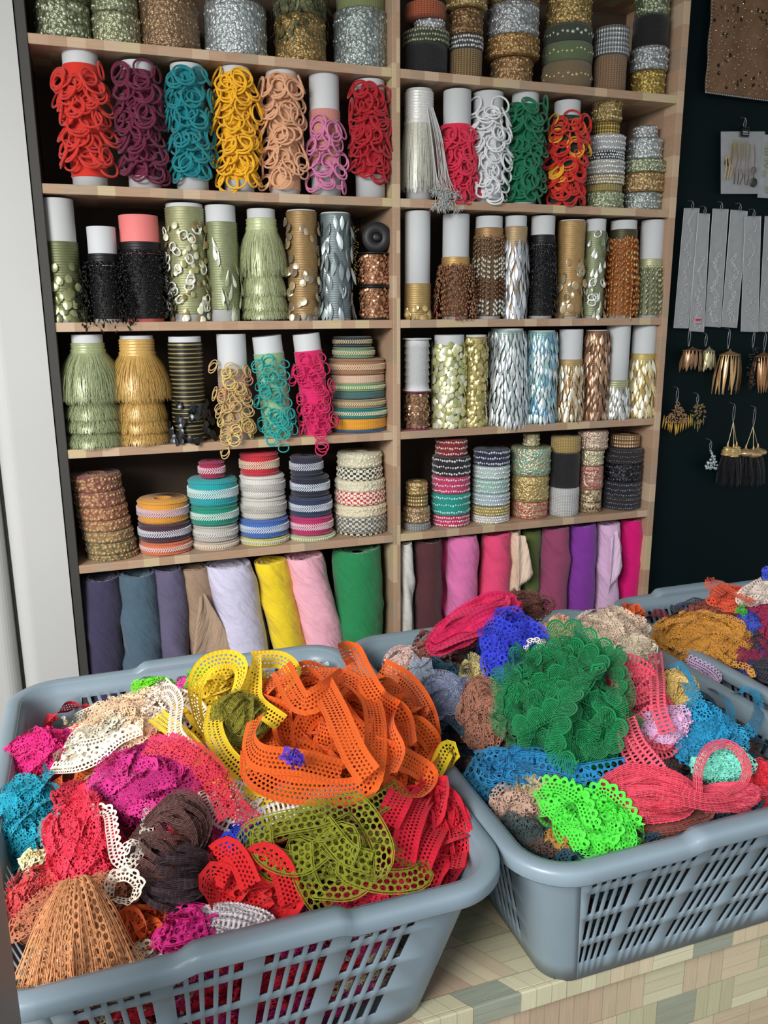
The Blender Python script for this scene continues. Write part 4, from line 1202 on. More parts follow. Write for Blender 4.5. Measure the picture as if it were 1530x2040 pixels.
# ------------------------------------------------------------------ the lace heaps
def heap(b, x, y):
    x0, x1, y0, y1 = BK[b]
    u = (x-(x0+x1)/2)/((x1-x0)/2-0.02); v = (y-(y0+y1)/2)/((y1-y0)/2-0.02)
    u = max(-1, min(1, u)); v = max(-1, min(1, v))
    base, peak = ((-0.030, 0.085), (-0.035, 0.085), (-0.03, 0.08))[b]
    dome = (1-abs(u)**2.4)*(1-abs(v)**2.6)
    if b == 0: dome *= 0.80+0.28*u*(1-abs(u)*0.2)+0.06*v
    return RIMZ+base+peak*dome


def hit(b, px, py, lift=0.0):
    d = ray(px, py); d = d/np.linalg.norm(d)
    t = 0.4
    while t < 3.2:
        p = CAM+d*t
        if p[2] < heap(b, p[0], p[1])+lift: break
        t += 0.004
    lo, hi = t-0.004, t
    for _ in range(8):
        mm = (lo+hi)/2; p = CAM+d*mm
        if p[2] < heap(b, p[0], p[1])+lift: hi = mm
        else: lo = mm
    return CAM+d*hi


def heap_n(b, p):
    e = 0.01
    n = np.array([-(heap(b, p[0]+e, p[1])-heap(b, p[0]-e, p[1]))/(2*e), -(heap(b, p[0], p[1]+e)-heap(b, p[0], p[1]-e))/(2*e), 1.0])
    return n/np.linalg.norm(n)


def unit(a):
    return a/(np.linalg.norm(a, axis=-1, keepdims=True)+1e-12)


def strip(m_, pts, W, w, mat=0, curl=0.06):
    """a tape: centre line pts, width directions W"""
    pts = np.asarray(pts); W = unit(np.asarray(W))
    T = unit(np.gradient(pts, axis=0)); N = unit(np.cross(T, W))
    L = np.concatenate([[0], np.cumsum(np.linalg.norm(np.diff(pts, axis=0), axis=1))])
    ww = w*np.ones(len(pts))
    s = np.array([-0.5, -0.2, 0.2, 0.5])
    P = pts[:, None]+W[:, None]*(s[None, :, None]*ww[:, None, None])+N[:, None]*((curl*(s*s*4-0.5))[None, :, None]*ww[:, None, None])
    UV = np.stack([L[:, None]*np.ones((1, 4)), np.ones((len(pts), 1))*(s+0.5)[None]], -1)
    m_.grid(P, UV, mat)


def resample(P, step):
    d = np.concatenate([[0], np.cumsum(np.linalg.norm(np.diff(P, axis=0), axis=1))])
    n = max(6, int(d[-1]/step)); s = np.linspace(0, d[-1], n)
    return np.stack([np.interp(s, d, P[:, i]) for i in range(3)], -1)


def smooth_noise(n, R_, amp, knots):
    k = max(3, knots); y = R_.uniform(-1, 1, k)
    x = np.linspace(0, k-1, n); i = np.clip(x.astype(int), 0, k-2); f = x-i; f = f*f*(3-2*f)
    return amp*(y[i]*(1-f)+y[i+1]*f)


def tangle(m_, C, Rm, A, w, loops, R_, mat=0, step=0.006, fold=1.1, rough=0.17):
    for k in range(loops):
        t = np.linspace(0, 2*math.pi, 200)
        d = np.zeros((200, 3)); d += R_.normal(0, 0.55, 3)
        for j in ((1, 2, 3) if min(A[0], A[1]) > 2.4*w else (1, 2)):
            d += (R_.normal(0, 1, 3)[None]*np.cos(j*t)[:, None]+R_.normal(0, 1, 3)[None]*np.sin(j*t)[:, None])/j**1.25
        d = unit(d)
        d[:, 2] = np.sqrt(d[:, 2]**2+0.02)*(1 if k % 6 else -1)
        s = (0.6+0.42*(k+1)/loops)*(1+rough*np.sin(t*R_.randint(2, 6)+R_.uniform(0, 6)))
        P = resample(d*A*s[:, None], step); n = len(P)
        for _ in range(5): P[1:-1] = (P[:-2]+2*P[1:-1]+P[2:])/4
        N = unit(P/(A*A)); T = unit(np.gradient(P, axis=0)); B = unit(np.cross(N, T))
        ph = smooth_noise(n, R_, fold, int(n*step/0.034)+3)+R_.uniform(-0.4, 0.4)
        W = B*np.cos(ph)[:, None]+N*np.sin(ph)[:, None]
        strip(m_, P @ Rm.T+C, W @ Rm.T, w*R_.uniform(0.88, 1.08), mat)


def hank(m_, C, Rm, A, w, loops, R_, mat=0, step=0.006):
    """coiled skein: nested long loops lying side by side"""
    for k in range(loops):
        t = np.linspace(0, 2*math.pi, 90)+R_.uniform(0, 0.4)
        f = R_.uniform(0.25, 1.0); g_ = 0.75+0.25*f+R_.uniform(-0.06, 0.06)
        off = R_.uniform(-0.25, 0.25)
        z = R_.uniform(0.15, 1.0)*(1.0-0.5*f)
        P = np.stack([A[0]*g_*np.cos(t)+A[0]*0.05*np.sin(3*t), A[1]*(f*np.sin(t)*(0.65+0.35*np.cos(t)**2)+off*(1-np.abs(np.cos(t)))), A[2]*(z+0.25*np.sin(t*2+k)-0.55*np.cos(t)**4)], -1)
        P = resample(P, step); n = len(P)
        T = unit(np.gradient(P, axis=0)); N = np.tile([0, 0, 1.0], (n, 1)); B = unit(np.cross(N, T))
        ph = smooth_noise(n, R_, 1.2, 6); W = B*np.cos(ph)[:, None]+N*np.sin(ph)[:, None]
        strip(m_, P @ Rm.T+C, W @ Rm.T, w, mat)


def fan(m_, C, Rm, A, w, loops, R_, mat=0, step=0.006, spread=1.0):
    """folded tapes gathered at the top and spreading downwards"""
    for k in range(loops):
        a = (k+0.5)/loops*2-1; a += R_.uniform(-0.05, 0.05)
        t = np.linspace(0, 1, 30)
        x = A[0]*a*spread*(0.18+0.82*t**0.8); y = A[1]*(1-2*t*(1-0.12*a*a)); z = A[2]*(0.5+0.9*np.sin(math.pi*np.clip(t*0.9+0.12, 0, 1))*(1-0.5*a*a)-0.6*t)+R_.uniform(-0.003, 0.003)
        P = resample(np.stack([x, y, z], -1), step); n = len(P)
        T = unit(np.gradient(P, axis=0)); N = np.tile([0.25*a, 0, 1.0], (n, 1)); B = unit(np.cross(N, T))
        ph = smooth_noise(n, R_, 0.5, 4); W = B*np.cos(ph)[:, None]+N*np.sin(ph)[:, None]
        strip(m_, P @ Rm.T+C, W @ Rm.T, w*np.linspace(0.45, 1.15, n), mat)


LN = [0]


def frame_at(b, p, ang):
    n = unit(unit(CAM-p)*0.62+heap_n(b, p)*0.55)
    r = unit(CR-n*(CR @ n)); u = np.cross(n, r)
    c, s = math.cos(math.radians(ang)), math.sin(math.radians(ang))
    return np.stack([r*c+u*s, -r*s+u*c, n], 1)


def bundle(b, cx, cy, rx, ry, ang, c, w, kind, loops, label, style='tangle', lift=0.0, thick=0.5, tapes=(), name='lace_bundle', sink=0.35, fold=1.1, step=0.006, rough=0.17):
    """one heap of lace tape; tapes: hand-laid stretches [(px,py,lift[,roll])...] of the same tape, with width"""
    LN[0] += 1
    R_ = np.random.RandomState(100+LN[0])
    p = hit(b, cx, cy, lift); k = depth(p)/F
    Rm = frame_at(b, p, ang); A = np.array([rx*k, ry*k, 0]); A[2] = thick*min(A[0], A[1])+0.006
    C = p-Rm[:, 2]*A[2]*sink
    m_ = MB()
    if loops:
        {'tangle': lambda: tangle(m_, C, Rm, A, w, loops, R_, fold=fold, step=step, rough=rough), 'hank': lambda: hank(m_, C, Rm, A, w, loops, R_), 'fan': lambda: fan(m_, C, Rm, A, w, loops, R_)}[style]()
    for tp in tapes:
        tw = w if not isinstance(tp[0], float) else tp[0]
        pts_ = tp if not isinstance(tp[0], float) else tp[1:]
        Q = []
        for q in pts_:
            h = hit(b, q[0], q[1], q[2]); Q.append((*h, q[3] if len(q) > 3 else 0.25))
        Q = catmull(Q, 0.005); P = Q[:, :3]; ph = Q[:, 3]
        T = unit(np.gradient(P, axis=0)); N = unit(unit(CAM-P)*0.55+np.array([0, 0, 0.6])); B = unit(np.cross(N, T))
        strip(m_, P, B*np.cos(ph)[:, None]+np.cross(T, B)*np.sin(ph)[:, None], tw)
    o_ = m_.build(name, lace(c, kind, round(w, 4)), None, loc=tuple(p))
    return tag(o_, label, 'lace')


# filling below the visible heaps, seen through the slots and the gaps
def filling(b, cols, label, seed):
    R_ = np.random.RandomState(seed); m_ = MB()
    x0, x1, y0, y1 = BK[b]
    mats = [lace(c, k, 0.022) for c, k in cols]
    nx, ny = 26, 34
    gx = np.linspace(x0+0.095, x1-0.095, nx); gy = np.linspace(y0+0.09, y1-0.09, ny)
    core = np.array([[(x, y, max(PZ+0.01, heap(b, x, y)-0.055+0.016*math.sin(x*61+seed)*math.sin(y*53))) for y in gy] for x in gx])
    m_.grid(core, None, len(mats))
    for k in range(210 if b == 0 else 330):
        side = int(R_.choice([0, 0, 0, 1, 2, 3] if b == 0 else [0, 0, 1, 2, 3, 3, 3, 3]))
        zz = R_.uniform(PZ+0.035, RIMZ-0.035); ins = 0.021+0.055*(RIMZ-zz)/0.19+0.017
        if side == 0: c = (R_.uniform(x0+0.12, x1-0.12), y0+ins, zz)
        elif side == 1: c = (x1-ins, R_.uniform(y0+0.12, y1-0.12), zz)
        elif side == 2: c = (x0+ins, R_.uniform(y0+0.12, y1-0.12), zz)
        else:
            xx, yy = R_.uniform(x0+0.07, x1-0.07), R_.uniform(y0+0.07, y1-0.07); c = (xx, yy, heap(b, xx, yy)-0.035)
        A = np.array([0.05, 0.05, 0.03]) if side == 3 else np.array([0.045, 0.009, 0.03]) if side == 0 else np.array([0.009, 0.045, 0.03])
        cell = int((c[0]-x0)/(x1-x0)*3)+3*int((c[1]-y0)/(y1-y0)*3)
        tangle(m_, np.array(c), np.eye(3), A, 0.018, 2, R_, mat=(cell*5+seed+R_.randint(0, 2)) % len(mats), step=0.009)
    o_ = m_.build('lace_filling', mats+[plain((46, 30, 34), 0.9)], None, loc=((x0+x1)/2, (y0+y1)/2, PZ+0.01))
    return tag(o_, label, 'lace', kind='stuff')


filling(0, [((230, 50, 140), 'curly'), ((216, 30, 54), 'net'), ((232, 216, 186), 'scallop'), ((220, 60, 80), 'curly'), ((226, 100, 40), 'net'), ((226, 206, 170), 'curly')], 'tangled mixed lace filling the basket under the orange and magenta heaps', 1)
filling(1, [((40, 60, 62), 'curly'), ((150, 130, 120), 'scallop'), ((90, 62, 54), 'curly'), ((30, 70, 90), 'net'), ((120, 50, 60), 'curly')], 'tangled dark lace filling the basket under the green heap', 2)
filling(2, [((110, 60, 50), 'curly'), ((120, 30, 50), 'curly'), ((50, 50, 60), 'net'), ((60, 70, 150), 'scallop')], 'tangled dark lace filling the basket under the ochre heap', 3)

# front basket, from the back to the front
bundle(0, 306, 1368, 46, 22, 5, (96, 190, 24), 0.010, 'curly', 14, 'small lime green lace bunch by the back rim', lift=0.03)
bundle(0, 402, 1352, 36, 30, 0, (92, 186, 30), 0.010, 'curly', 12, 'lime green lace tucked behind the yellow loops', lift=0.045)
bundle(0, 625, 1345, 44, 40, 20, (214, 218, 220), 0.016, 'leaf', 8, 'white leafy lace behind the orange heap', lift=0.0)
bundle(0, 258, 1432, 112, 56, 18, (232, 186, 152), 0.015, 'curly', 26, 'pale peach curly lace heap near the back rim', lift=0.012)
bundle(0, 186, 1474, 72, 40, 38, (240, 222, 196), 0.017, 'scallop', 12, 'ivory scalloped lace beside the hot pink bunch', lift=0.014,
       tapes=[[(100, 1530, 0.02), (150, 1525, 0.03), (195, 1505, 0.03), (235, 1470, 0.04), (280, 1450, 0.04)]])
bundle(0, 330, 1400, 70, 40, -30, (238, 206, 190), 0.018, 'ladder', 6, 'cream ladder tape rising beside the yellow tape', lift=0.03,
       tapes=[[(300, 1390, 0.03), (335, 1375, 0.05, 0.8), (352, 1400, 0.05, 0.5), (350, 1460, 0.04, 0.5), (385, 1500, 0.03)], [(340, 1380, 0.05), (385, 1400, 0.045, 0.5), (415, 1450, 0.035, 0.4), (440, 1520, 0.02)]])
bundle(0, 72, 1500, 78, 50, 25, (222, 28, 116), 0.014, 'curly', 22, 'hot pink lace bunch against the near end of the basket', lift=0.014, thick=0.6)
bundle(0, 135, 1470, 46, 18, 10, (214, 40, 140), 0.012, 'curly', 10, 'smaller hot pink lace bunch tucked behind the ivory lace', lift=0.004)
bundle(0, 46, 1640, 70, 108, 8, (14, 140, 164), 0.013, 'curly', 34, 'teal blue curly lace along the edge of the front basket', lift=0.010)
bundle(0, 470, 1400, 104, 88, 0, (238, 184, 34), 0.021, 'net', 12, 'golden yellow net lace heap beside the orange heap', lift=0.028, fold=1.3,
       tapes=[[(420, 1470, 0.03), (395, 1430, 0.05, 0.9), (388, 1370, 0.07, 0.7), (410, 1325, 0.09, 0.5), (455, 1312, 0.09, 0.4), (480, 1330, 0.08, 0.7), (470, 1375, 0.06, 0.9), (440, 1400, 0.06, 1.0)],
              [(500, 1315, 0.075, 0.6), (560, 1315, 0.075, 0.3), (585, 1345, 0.07, 0.5), (560, 1380, 0.05, 0.8)], [(515, 1305, 0.085, 1.1), (505, 1360, 0.06, 0.3), (510, 1400, 0.05, 0.2), (560, 1440, 0.045, 0.3)],
              [(310, 1425, 0.025), (360, 1465, 0.03), (410, 1520, 0.03), (460, 1570, 0.028), (520, 1600, 0.03), (590, 1590, 0.03), (640, 1565, 0.02)], [(430, 1400, 0.05, 0.5), (425, 1450, 0.045, 0.2), (445, 1500, 0.04, 0.2), (490, 1545, 0.035, 0.3)]])
bundle(0, 478, 1425, 46, 66, 70, (128, 122, 34), 0.010, 'thread', 22, 'olive thread skein between the yellow and orange heaps', 'hank', lift=0.045)
bundle(0, 300, 1560, 118, 84, 12, (186, 34, 116), 0.019, 'curly', 26, 'magenta purple lace heap above the dark brown skein', lift=0.02,
       tapes=[[(200, 1560, 0.03), (250, 1600, 0.03), (310, 1610, 0.035, 0.6), (370, 1580, 0.035), (400, 1530, 0.03)], [(245, 1640, 0.01), (262, 1590, 0.04, 0.7), (300, 1560, 0.045, 0.9), (350, 1550, 0.04)]])
bundle(0, 420, 1560, 40, 60, 40, (206, 44, 66), 0.026, 'curly', 5, 'crimson tape curving between the magenta and yellow lace', lift=0.02,
       tapes=[[0.022, (290, 1486, 0.05), (345, 1492, 0.06), (395, 1520, 0.06), (432, 1570, 0.055), (455, 1630, 0.04)], [0.022, (330, 1478, 0.055), (385, 1496, 0.06), (430, 1540, 0.055), (465, 1600, 0.045), (505, 1640, 0.035)]])
bundle(0, 560, 1600, 90, 24, 5, (238, 214, 204), 0.020, 'ladder', 3, 'pinkish white ladder tape under the orange heap', lift=0.022,
       tapes=[[(410, 1570, 0.02), (430, 1620, 0.02), (480, 1640, 0.02), (560, 1615, 0.03), (640, 1590, 0.035), (720, 1570, 0.035)], [(460, 1570, 0.03), (510, 1590, 0.03), (480, 1610, 0.03), (520, 1630, 0.025)]])
bundle(0, 690, 1450, 172, 128, -8, (244, 92, 24), 0.027, 'net', 24, 'big bright orange net lace heap, highest in the basket', lift=0.03, fold=1.25, thick=0.42,
       tapes=[[(505, 1490, 0.05), (508, 1540, 0.05), (560, 1570, 0.045), (640, 1578, 0.045), (715, 1572, 0.05), (742, 1530, 0.07, 0.5), (748, 1450, 0.08, 0.5), (735, 1390, 0.085, 0.4), (690, 1350, 0.09, 0.3), (635, 1345, 0.085, 0.3)],
              [(640, 1360, 0.085, 0.2), (670, 1420, 0.085, 0.2), (705, 1500, 0.08, 0.2), (735, 1545, 0.075, 0.4)], [(680, 1305, 0.11, 0.8), (700, 1300, 0.11, 0.4), (720, 1340, 0.10, 0.2), (750, 1390, 0.09, 0.3), (800, 1430, 0.08, 0.6), (810, 1490, 0.07, 0.5)],
              [(760, 1330, 0.09, 0.5), (810, 1360, 0.085, 0.4), (850, 1420, 0.07, 0.6), (862, 1490, 0.05, 0.7), (845, 1550, 0.04, 0.8)], [(745, 1490, 0.07, 0.2), (800, 1510, 0.065, 0.3), (850, 1545, 0.05, 0.4), (830, 1580, 0.04, 0.6), (760, 1555, 0.05, 0.3)],
              [(510, 1430, 0.06, 0.8), (497, 1480, 0.055, 1.0), (520, 1510, 0.06, 0.6), (600, 1520, 0.06, 0.3), (680, 1540, 0.055, 0.2)], [(560, 1330, 0.08, 0.4), (600, 1400, 0.075, 0.2), (650, 1380, 0.085, 0.5), (690, 1350, 0.09, 0.6)],
              [(790, 1400, 0.085, 0.9), (775, 1450, 0.08, 1.1), (790, 1500, 0.07, 0.8), (770, 1540, 0.06, 0.5)]])
bundle(0, 585, 1505, 28, 14, -25, (96, 60, 190), 0.018, 'curly', 3, 'scrap of violet lace showing between the orange tapes', lift=0.085)
bundle(0, 885, 1512, 20, 28, -30, (246, 190, 30), 0.020, 'net', 0, 'yellow net lace loop poking out by the basket corner', lift=0.02,
       tapes=[[(850, 1560, 0.02, 0.3), (870, 1530, 0.045, 0.5), (890, 1492, 0.06, 0.3), (902, 1500, 0.05, 0.4), (880, 1545, 0.02, 0.5)]])
bundle(0, 852, 1662, 72, 110, -18, (206, 18, 46), 0.026, 'net', 18, 'deep crimson net lace by the corner of the front basket', lift=0.012,
       tapes=[[(800, 1720, 0.03), (815, 1650, 0.04), (840, 1590, 0.04), (880, 1560, 0.03)], [(830, 1730, 0.025), (860, 1660, 0.03), (900, 1600, 0.02), (918, 1640, 0.012), (900, 1730, 0.012)], [(770, 1640, 0.045), (790, 1600, 0.05), (800, 1580, 0.05)]])
bundle(0, 490, 1672, 46, 36, 0, (44, 62, 196), 0.014, 'curly', 12, 'royal blue lace under the olive loops', lift=0.018)
bundle(0, 520, 1755, 100, 62, -8, (222, 28, 34), 0.026, 'net', 13, 'scarlet net lace loops at the front of the basket', lift=0.012, fold=1.4,
       tapes=[[0.02, (432, 1800, 0.02, 0.6), (412, 1765, 0.03, 0.8), (425, 1738, 0.04, 0.6), (455, 1748, 0.04, 0.5)], [0.021, (428, 1705, 0.04, 0.5), (452, 1690, 0.05, 0.5), (478, 1715, 0.05, 0.6), (500, 1765, 0.04, 0.5)], [0.022, (492, 1722, 0.045, 0.7), (525, 1702, 0.055, 0.6), (560, 1730, 0.05, 0.4), (582, 1800, 0.02, 0.3)]])
bundle(0, 745, 1775, 90, 36, 8, (196, 20, 56), 0.022, 'curly', 14, 'dark crimson lace under the olive tape by the front rim', lift=0.004)
bundle(0, 660, 1690, 140, 72, -4, (126, 128, 28), 0.022, 'hex', 6, 'olive green wide-mesh lace loops over the red lace', lift=0.04, fold=1.2,
       tapes=[[(470, 1690, 0.02), (500, 1660, 0.05, 0.4), (560, 1640, 0.06, 0.3), (640, 1625, 0.065, 0.2), (700, 1600, 0.06, 0.2), (740, 1640, 0.06, 0.3), (765, 1700, 0.06, 0.4), (750, 1745, 0.05, 0.7), (700, 1740, 0.04, 0.9)],
              [(600, 1680, 0.06, 0.2), (605, 1740, 0.045, 0.2), (630, 1790, 0.025, 0.2), (655, 1815, 0.012, 0.3)], [(520, 1650, 0.055, 0.4), (530, 1700, 0.055, 0.2), (600, 1720, 0.05, 0.3), (680, 1660, 0.06, 0.4), (700, 1690, 0.06, 0.6), (690, 1730, 0.05, 0.5), (760, 1755, 0.04, 0.4), (830, 1750, 0.03, 0.4), (845, 1725, 0.03, 0.8), (790, 1715, 0.04, 0.6)],
              [(720, 1620, 0.055, 0.2), (770, 1590, 0.05, 0.3), (800, 1570, 0.045, 0.3)], [(640, 1640, 0.06, 0.4), (690, 1700, 0.06, 0.3), (740, 1720, 0.055, 0.3)]])
bundle(0, 165, 1680, 68, 112, 18, (212, 40, 66), 0.016, 'curly', 34, 'coral red curly lace beside the teal bunch', lift=0.022, thick=0.4)
bundle(0, 112, 1648, 30, 44, 10, (110, 112, 114), 0.012, 'curly', 10, 'small grey lace bunch ringed by a pink thread', lift=0.02)
bundle(0, 70, 1705, 26, 18, 0, (222, 210, 160), 0.012, 'scallop', 6, 'scrap of cream lace on the teal bunch', lift=0.026)
bundle(0, 152, 1585, 48, 30, 10, (170, 26, 50), 0.016, 'curly', 8, 'dark red lace loop under the magenta heap', lift=0.018)
bundle(0, 335, 1670, 64, 128, -24, (92, 58, 54), 0.006, 'thread', 60, 'dark brown thread skein curving down the heap', 'hank', lift=0.034, thick=0.5)
bundle(0, 355, 1745, 66, 76, 0, (54, 32, 40), 0.008, 'thread', 26, 'blackish plum thread skein under the dark brown one', 'hank', lift=0.024)
bundle(0, 240, 1720, 20, 30, 0, (236, 206, 190), 0.013, 'scallop', 0, 'narrow cream tape curling in small loops beside the brown skein', lift=0.03,
       tapes=[[(140, 1605, 0.03), (170, 1615, 0.04), (215, 1615, 0.04), (225, 1660, 0.04), (235, 1710, 0.04), (260, 1720, 0.04, 0.8), (280, 1690, 0.045, 0.9), (262, 1678, 0.05, 0.6), (245, 1700, 0.045)], [(215, 1790, 0.02, 0.9), (222, 1750, 0.035, 0.9), (255, 1740, 0.04, 0.6), (278, 1762, 0.035, 0.5), (258, 1796, 0.025, 0.6), (225, 1790, 0.025, 0.8)], [(285, 1700, 0.04), (292, 1650, 0.04), (300, 1600, 0.03)]])
bundle(0, 75, 1790, 62, 70, 0, (190, 60, 62), 0.013, 'curly', 20, 'rusty rose lace in the near corner of the basket', lift=0.006)
bundle(0, 165, 1810, 120, 52, 20, (160, 96, 66), 0.018, 'curly', 16, 'russet lace behind the tan fan of lace', lift=0.010)
bundle(0, 150, 1870, 112, 108, 14, (190, 128, 84), 0.022, 'hex', 16, 'tan brown lace gathered in a fan at the front corner', 'fan', lift=0.03, thick=0.35)
bundle(0, 285, 1865, 52, 58, 30, (196, 78, 22), 0.020, 'net', 10, 'burnt orange lace between the tan fan and the pink lace', lift=0.0)
bundle(0, 372, 1858, 62, 44, 14, (220, 36, 132), 0.018, 'hex', 12, 'fuchsia lace bunch lying at the front rim', lift=0.012)
bundle(0, 470, 1838, 74, 28, -8, (206, 196, 200), 0.013, 'ladder', 14, 'greyish white lace at the front rim under the scarlet lace', 'hank', lift=0.012)

# middle basket
bundle(1, 1040, 1205, 60, 40, 0, (96, 54, 46), 0.010, 'curly', 16, 'dark brown lace behind the hot pink bundle', lift=0.05)
bundle(1, 905, 1292, 86, 62, 0, (134, 72, 64), 0.013, 'curly', 26, 'reddish brown curly lace under the hot pink bundle', lift=0.0)
bundle(1, 940, 1238, 92, 36, 24, (232, 30, 92), 0.020, 'thread', 22, 'hot pink lace bundle lying by the back rim', 'hank', lift=0.06, thick=0.7)
bundle(1, 1022, 1285, 66, 76, 20, (48, 62, 206), 0.017, 'hex', 26, 'royal blue lace bunch beside the hot pink bundle', lift=0.035, thick=0.6)
bundle(1, 803, 1322, 40, 36, 0, (228, 184, 176), 0.011, 'curly', 18, 'pale pink curly lace by the orange heap', lift=0.01)
bundle(1, 842, 1345, 26, 56, 12, (160, 172, 190), 0.018, 'leaf', 6, 'silvery blue leafy lace standing beside the pale pink lace', lift=0.016)
bundle(1, 893, 1385, 62, 46, -10, (146, 156, 186), 0.020, 'leaf', 16, 'lavender grey leafy lace bunch', lift=0.012)
bundle(1, 940, 1345, 30, 50, 0, (186, 170, 110), 0.011, 'curly', 8, 'scrap of straw coloured lace beside the blue bunch', lift=0.01)
bundle(1, 965, 1425, 52, 76, 0, (162, 110, 90), 0.014, 'curly', 24, 'tan brown curly lace beside the green heap', lift=0.0)
bundle(1, 1085, 1290, 26, 26, 0, (232, 224, 200), 0.008, 'scallop', 2, 'thin white picot loop on the blue bunch', lift=0.06, tapes=[[(1050, 1280, 0.07, 0.5), (1070, 1275, 0.07, 0.3), (1090, 1300, 0.06, 0.4), (1100, 1330, 0.05, 0.4)], [(1048, 1285, 0.07, 0.5), (1055, 1310, 0.06, 0.4), (1075, 1330, 0.05, 0.4)]])
bundle(1, 1110, 1252, 40, 30, 20, (196, 150, 120), 0.013, 'curly', 12, 'beige lace between the blue bunch and the green heap', lift=0.04)
bundle(1, 985, 1560, 74, 60, 10, (18, 92, 124), 0.018, 'hex', 16, 'dark petrol blue lace in shade under the green heap', lift=0.004)
bundle(1, 1060, 1530, 116, 34, -8, (24, 116, 166), 0.020, 'hex', 10, 'cobalt blue mesh lace below the green heap', lift=0.024, tapes=[[(940, 1510, 0.02), (1010, 1510, 0.03), (1080, 1520, 0.035), (1130, 1530, 0.035), (1190, 1560, 0.03)], [(1130, 1545, 0.035), (1190, 1535, 0.035), (1250, 1525, 0.035)]])
bundle(1, 1120, 1400, 116, 124, 0, (8, 122, 68), 0.026, 'leaf', 26, 'large emerald green leafy lace heap', lift=0.045, fold=1.5, thick=0.5, rough=0.3,
       tapes=[[(1000, 1390, 0.06), (1050, 1370, 0.07), (1110, 1340, 0.08), (1170, 1310, 0.085), (1245, 1300, 0.07)], [(1020, 1450, 0.06), (1080, 1420, 0.075), (1140, 1380, 0.085), (1170, 1340, 0.09)], [(1150, 1370, 0.085), (1120, 1440, 0.08), (1110, 1500, 0.06), (1150, 1525, 0.05)],
              [(1090, 1255, 0.10, 0.5), (1140, 1250, 0.10, 0.4), (1190, 1280, 0.09, 0.3), (1230, 1310, 0.08, 0.4), (1235, 1350, 0.07, 0.6)], [(1190, 1420, 0.07), (1230, 1440, 0.06), (1220, 1490, 0.05), (1160, 1500, 0.05)], [(1060, 1310, 0.085, 0.3), (1100, 1290, 0.09, 0.2), (1160, 1290, 0.09, 0.3), (1200, 1330, 0.085, 0.5), (1150, 1360, 0.08, 0.5)]])
bundle(1, 1222, 1252, 72, 44, -10, (206, 184, 162), 0.013, 'curly', 26, 'cream beige curly lace heap at the back rim', lift=0.04, thick=0.7)
bundle(1, 1262, 1292, 44, 40, 0, (214, 196, 170), 0.013, 'curly', 14, 'second cream curly lace bunch below the beige heap', lift=0.035, tapes=[[(1250, 1290, 0.05), (1255, 1330, 0.05), (1235, 1370, 0.05), (1225, 1410, 0.04)], [(1265, 1300, 0.05), (1262, 1340, 0.045)]])
bundle(1, 1256, 1226, 26, 30, 0, (226, 92, 30), 0.014, 'net', 8, 'small orange lace scrap by the rim behind the cream lace', lift=0.055)
bundle(1, 1285, 1410, 46, 128, 14, (226, 80, 100), 0.018, 'ladder', 18, 'rose pink lace hanging down beside the green heap', 'hank', lift=0.03, thick=0.6, tapes=[[(1305, 1300, 0.05), (1310, 1360, 0.06), (1312, 1410, 0.055), (1330, 1460, 0.04)], [(1250, 1430, 0.05), (1270, 1480, 0.05), (1310, 1530, 0.045), (1330, 1560, 0.04)], [(1245, 1440, 0.04), (1250, 1490, 0.04), (1290, 1550, 0.04), (1340, 1590, 0.04)]])
bundle(1, 1348, 1385, 40, 56, -20, (212, 180, 104), 0.013, 'curly', 18, 'straw yellow lace beside the turquoise tape', lift=0.03)
bundle(1, 1325, 1442, 52, 36, 10, (222, 168, 206), 0.013, 'curly', 16, 'lilac pink curly lace below the straw yellow lace', lift=0.03)
bundle(1, 1392, 1340, 44, 34, -30, (206, 176, 216), 0.014, 'scallop', 10, 'pale lilac scalloped loops near the basket corner', lift=0.01, tapes=[[(1370, 1310, 0.03, 0.5), (1410, 1330, 0.03, 0.4), (1432, 1352, 0.03, 0.7), (1415, 1368, 0.02, 0.8), (1395, 1355, 0.02, 0.5)]])
bundle(1, 1425, 1395, 40, 40, 0, (74, 62, 78), 0.014, 'curly', 12, 'dark plum lace behind the turquoise loops', lift=0.0)
bundle(1, 1405, 1465, 70, 64, 15, (22, 134, 178), 0.017, 'curly', 26, 'turquoise blue lace heap above the mint bunch', lift=0.024, thick=0.5,
       tapes=[[(1345, 1320, 0.05), (1365, 1350, 0.05), (1385, 1390, 0.05), (1410, 1430, 0.045), (1440, 1450, 0.035), (1456, 1420, 0.03, 0.7), (1440, 1385, 0.03, 0.6), (1415, 1375, 0.02, 0.5)], [(1470, 1465, 0.01, 0.7), (1500, 1450, 0.03, 0.6), (1512, 1410, 0.04, 0.6), (1502, 1378, 0.045, 0.5), (1475, 1375, 0.045, 0.4), (1462, 1385, 0.03, 0.6)]])
bundle(1, 1440, 1520, 58, 42, 0, (124, 222, 194), 0.012, 'curly', 26, 'mint green lace bunch inside a rose loop', lift=0.02, thick=0.6)
bundle(1, 1085, 1570, 66, 44, -10, (176, 160, 122), 0.020, 'scallop', 18, 'khaki beige lace above the neon green lace', lift=0.010)
bundle(1, 1030, 1610, 56, 46, -20, (178, 146, 128), 0.013, 'curly', 22, 'pinkish beige curly lace near the basket corner', lift=0.004)
bundle(1, 1040, 1662, 66, 40, -20, (58, 72, 72), 0.013, 'curly', 20, 'dark grey green lace at the rounded basket corner', lift=0.0)
bundle(1, 1130, 1665, 40, 34, 0, (158, 116, 52), 0.013, 'curly', 12, 'mustard brown lace beside the neon green lace', lift=0.004)
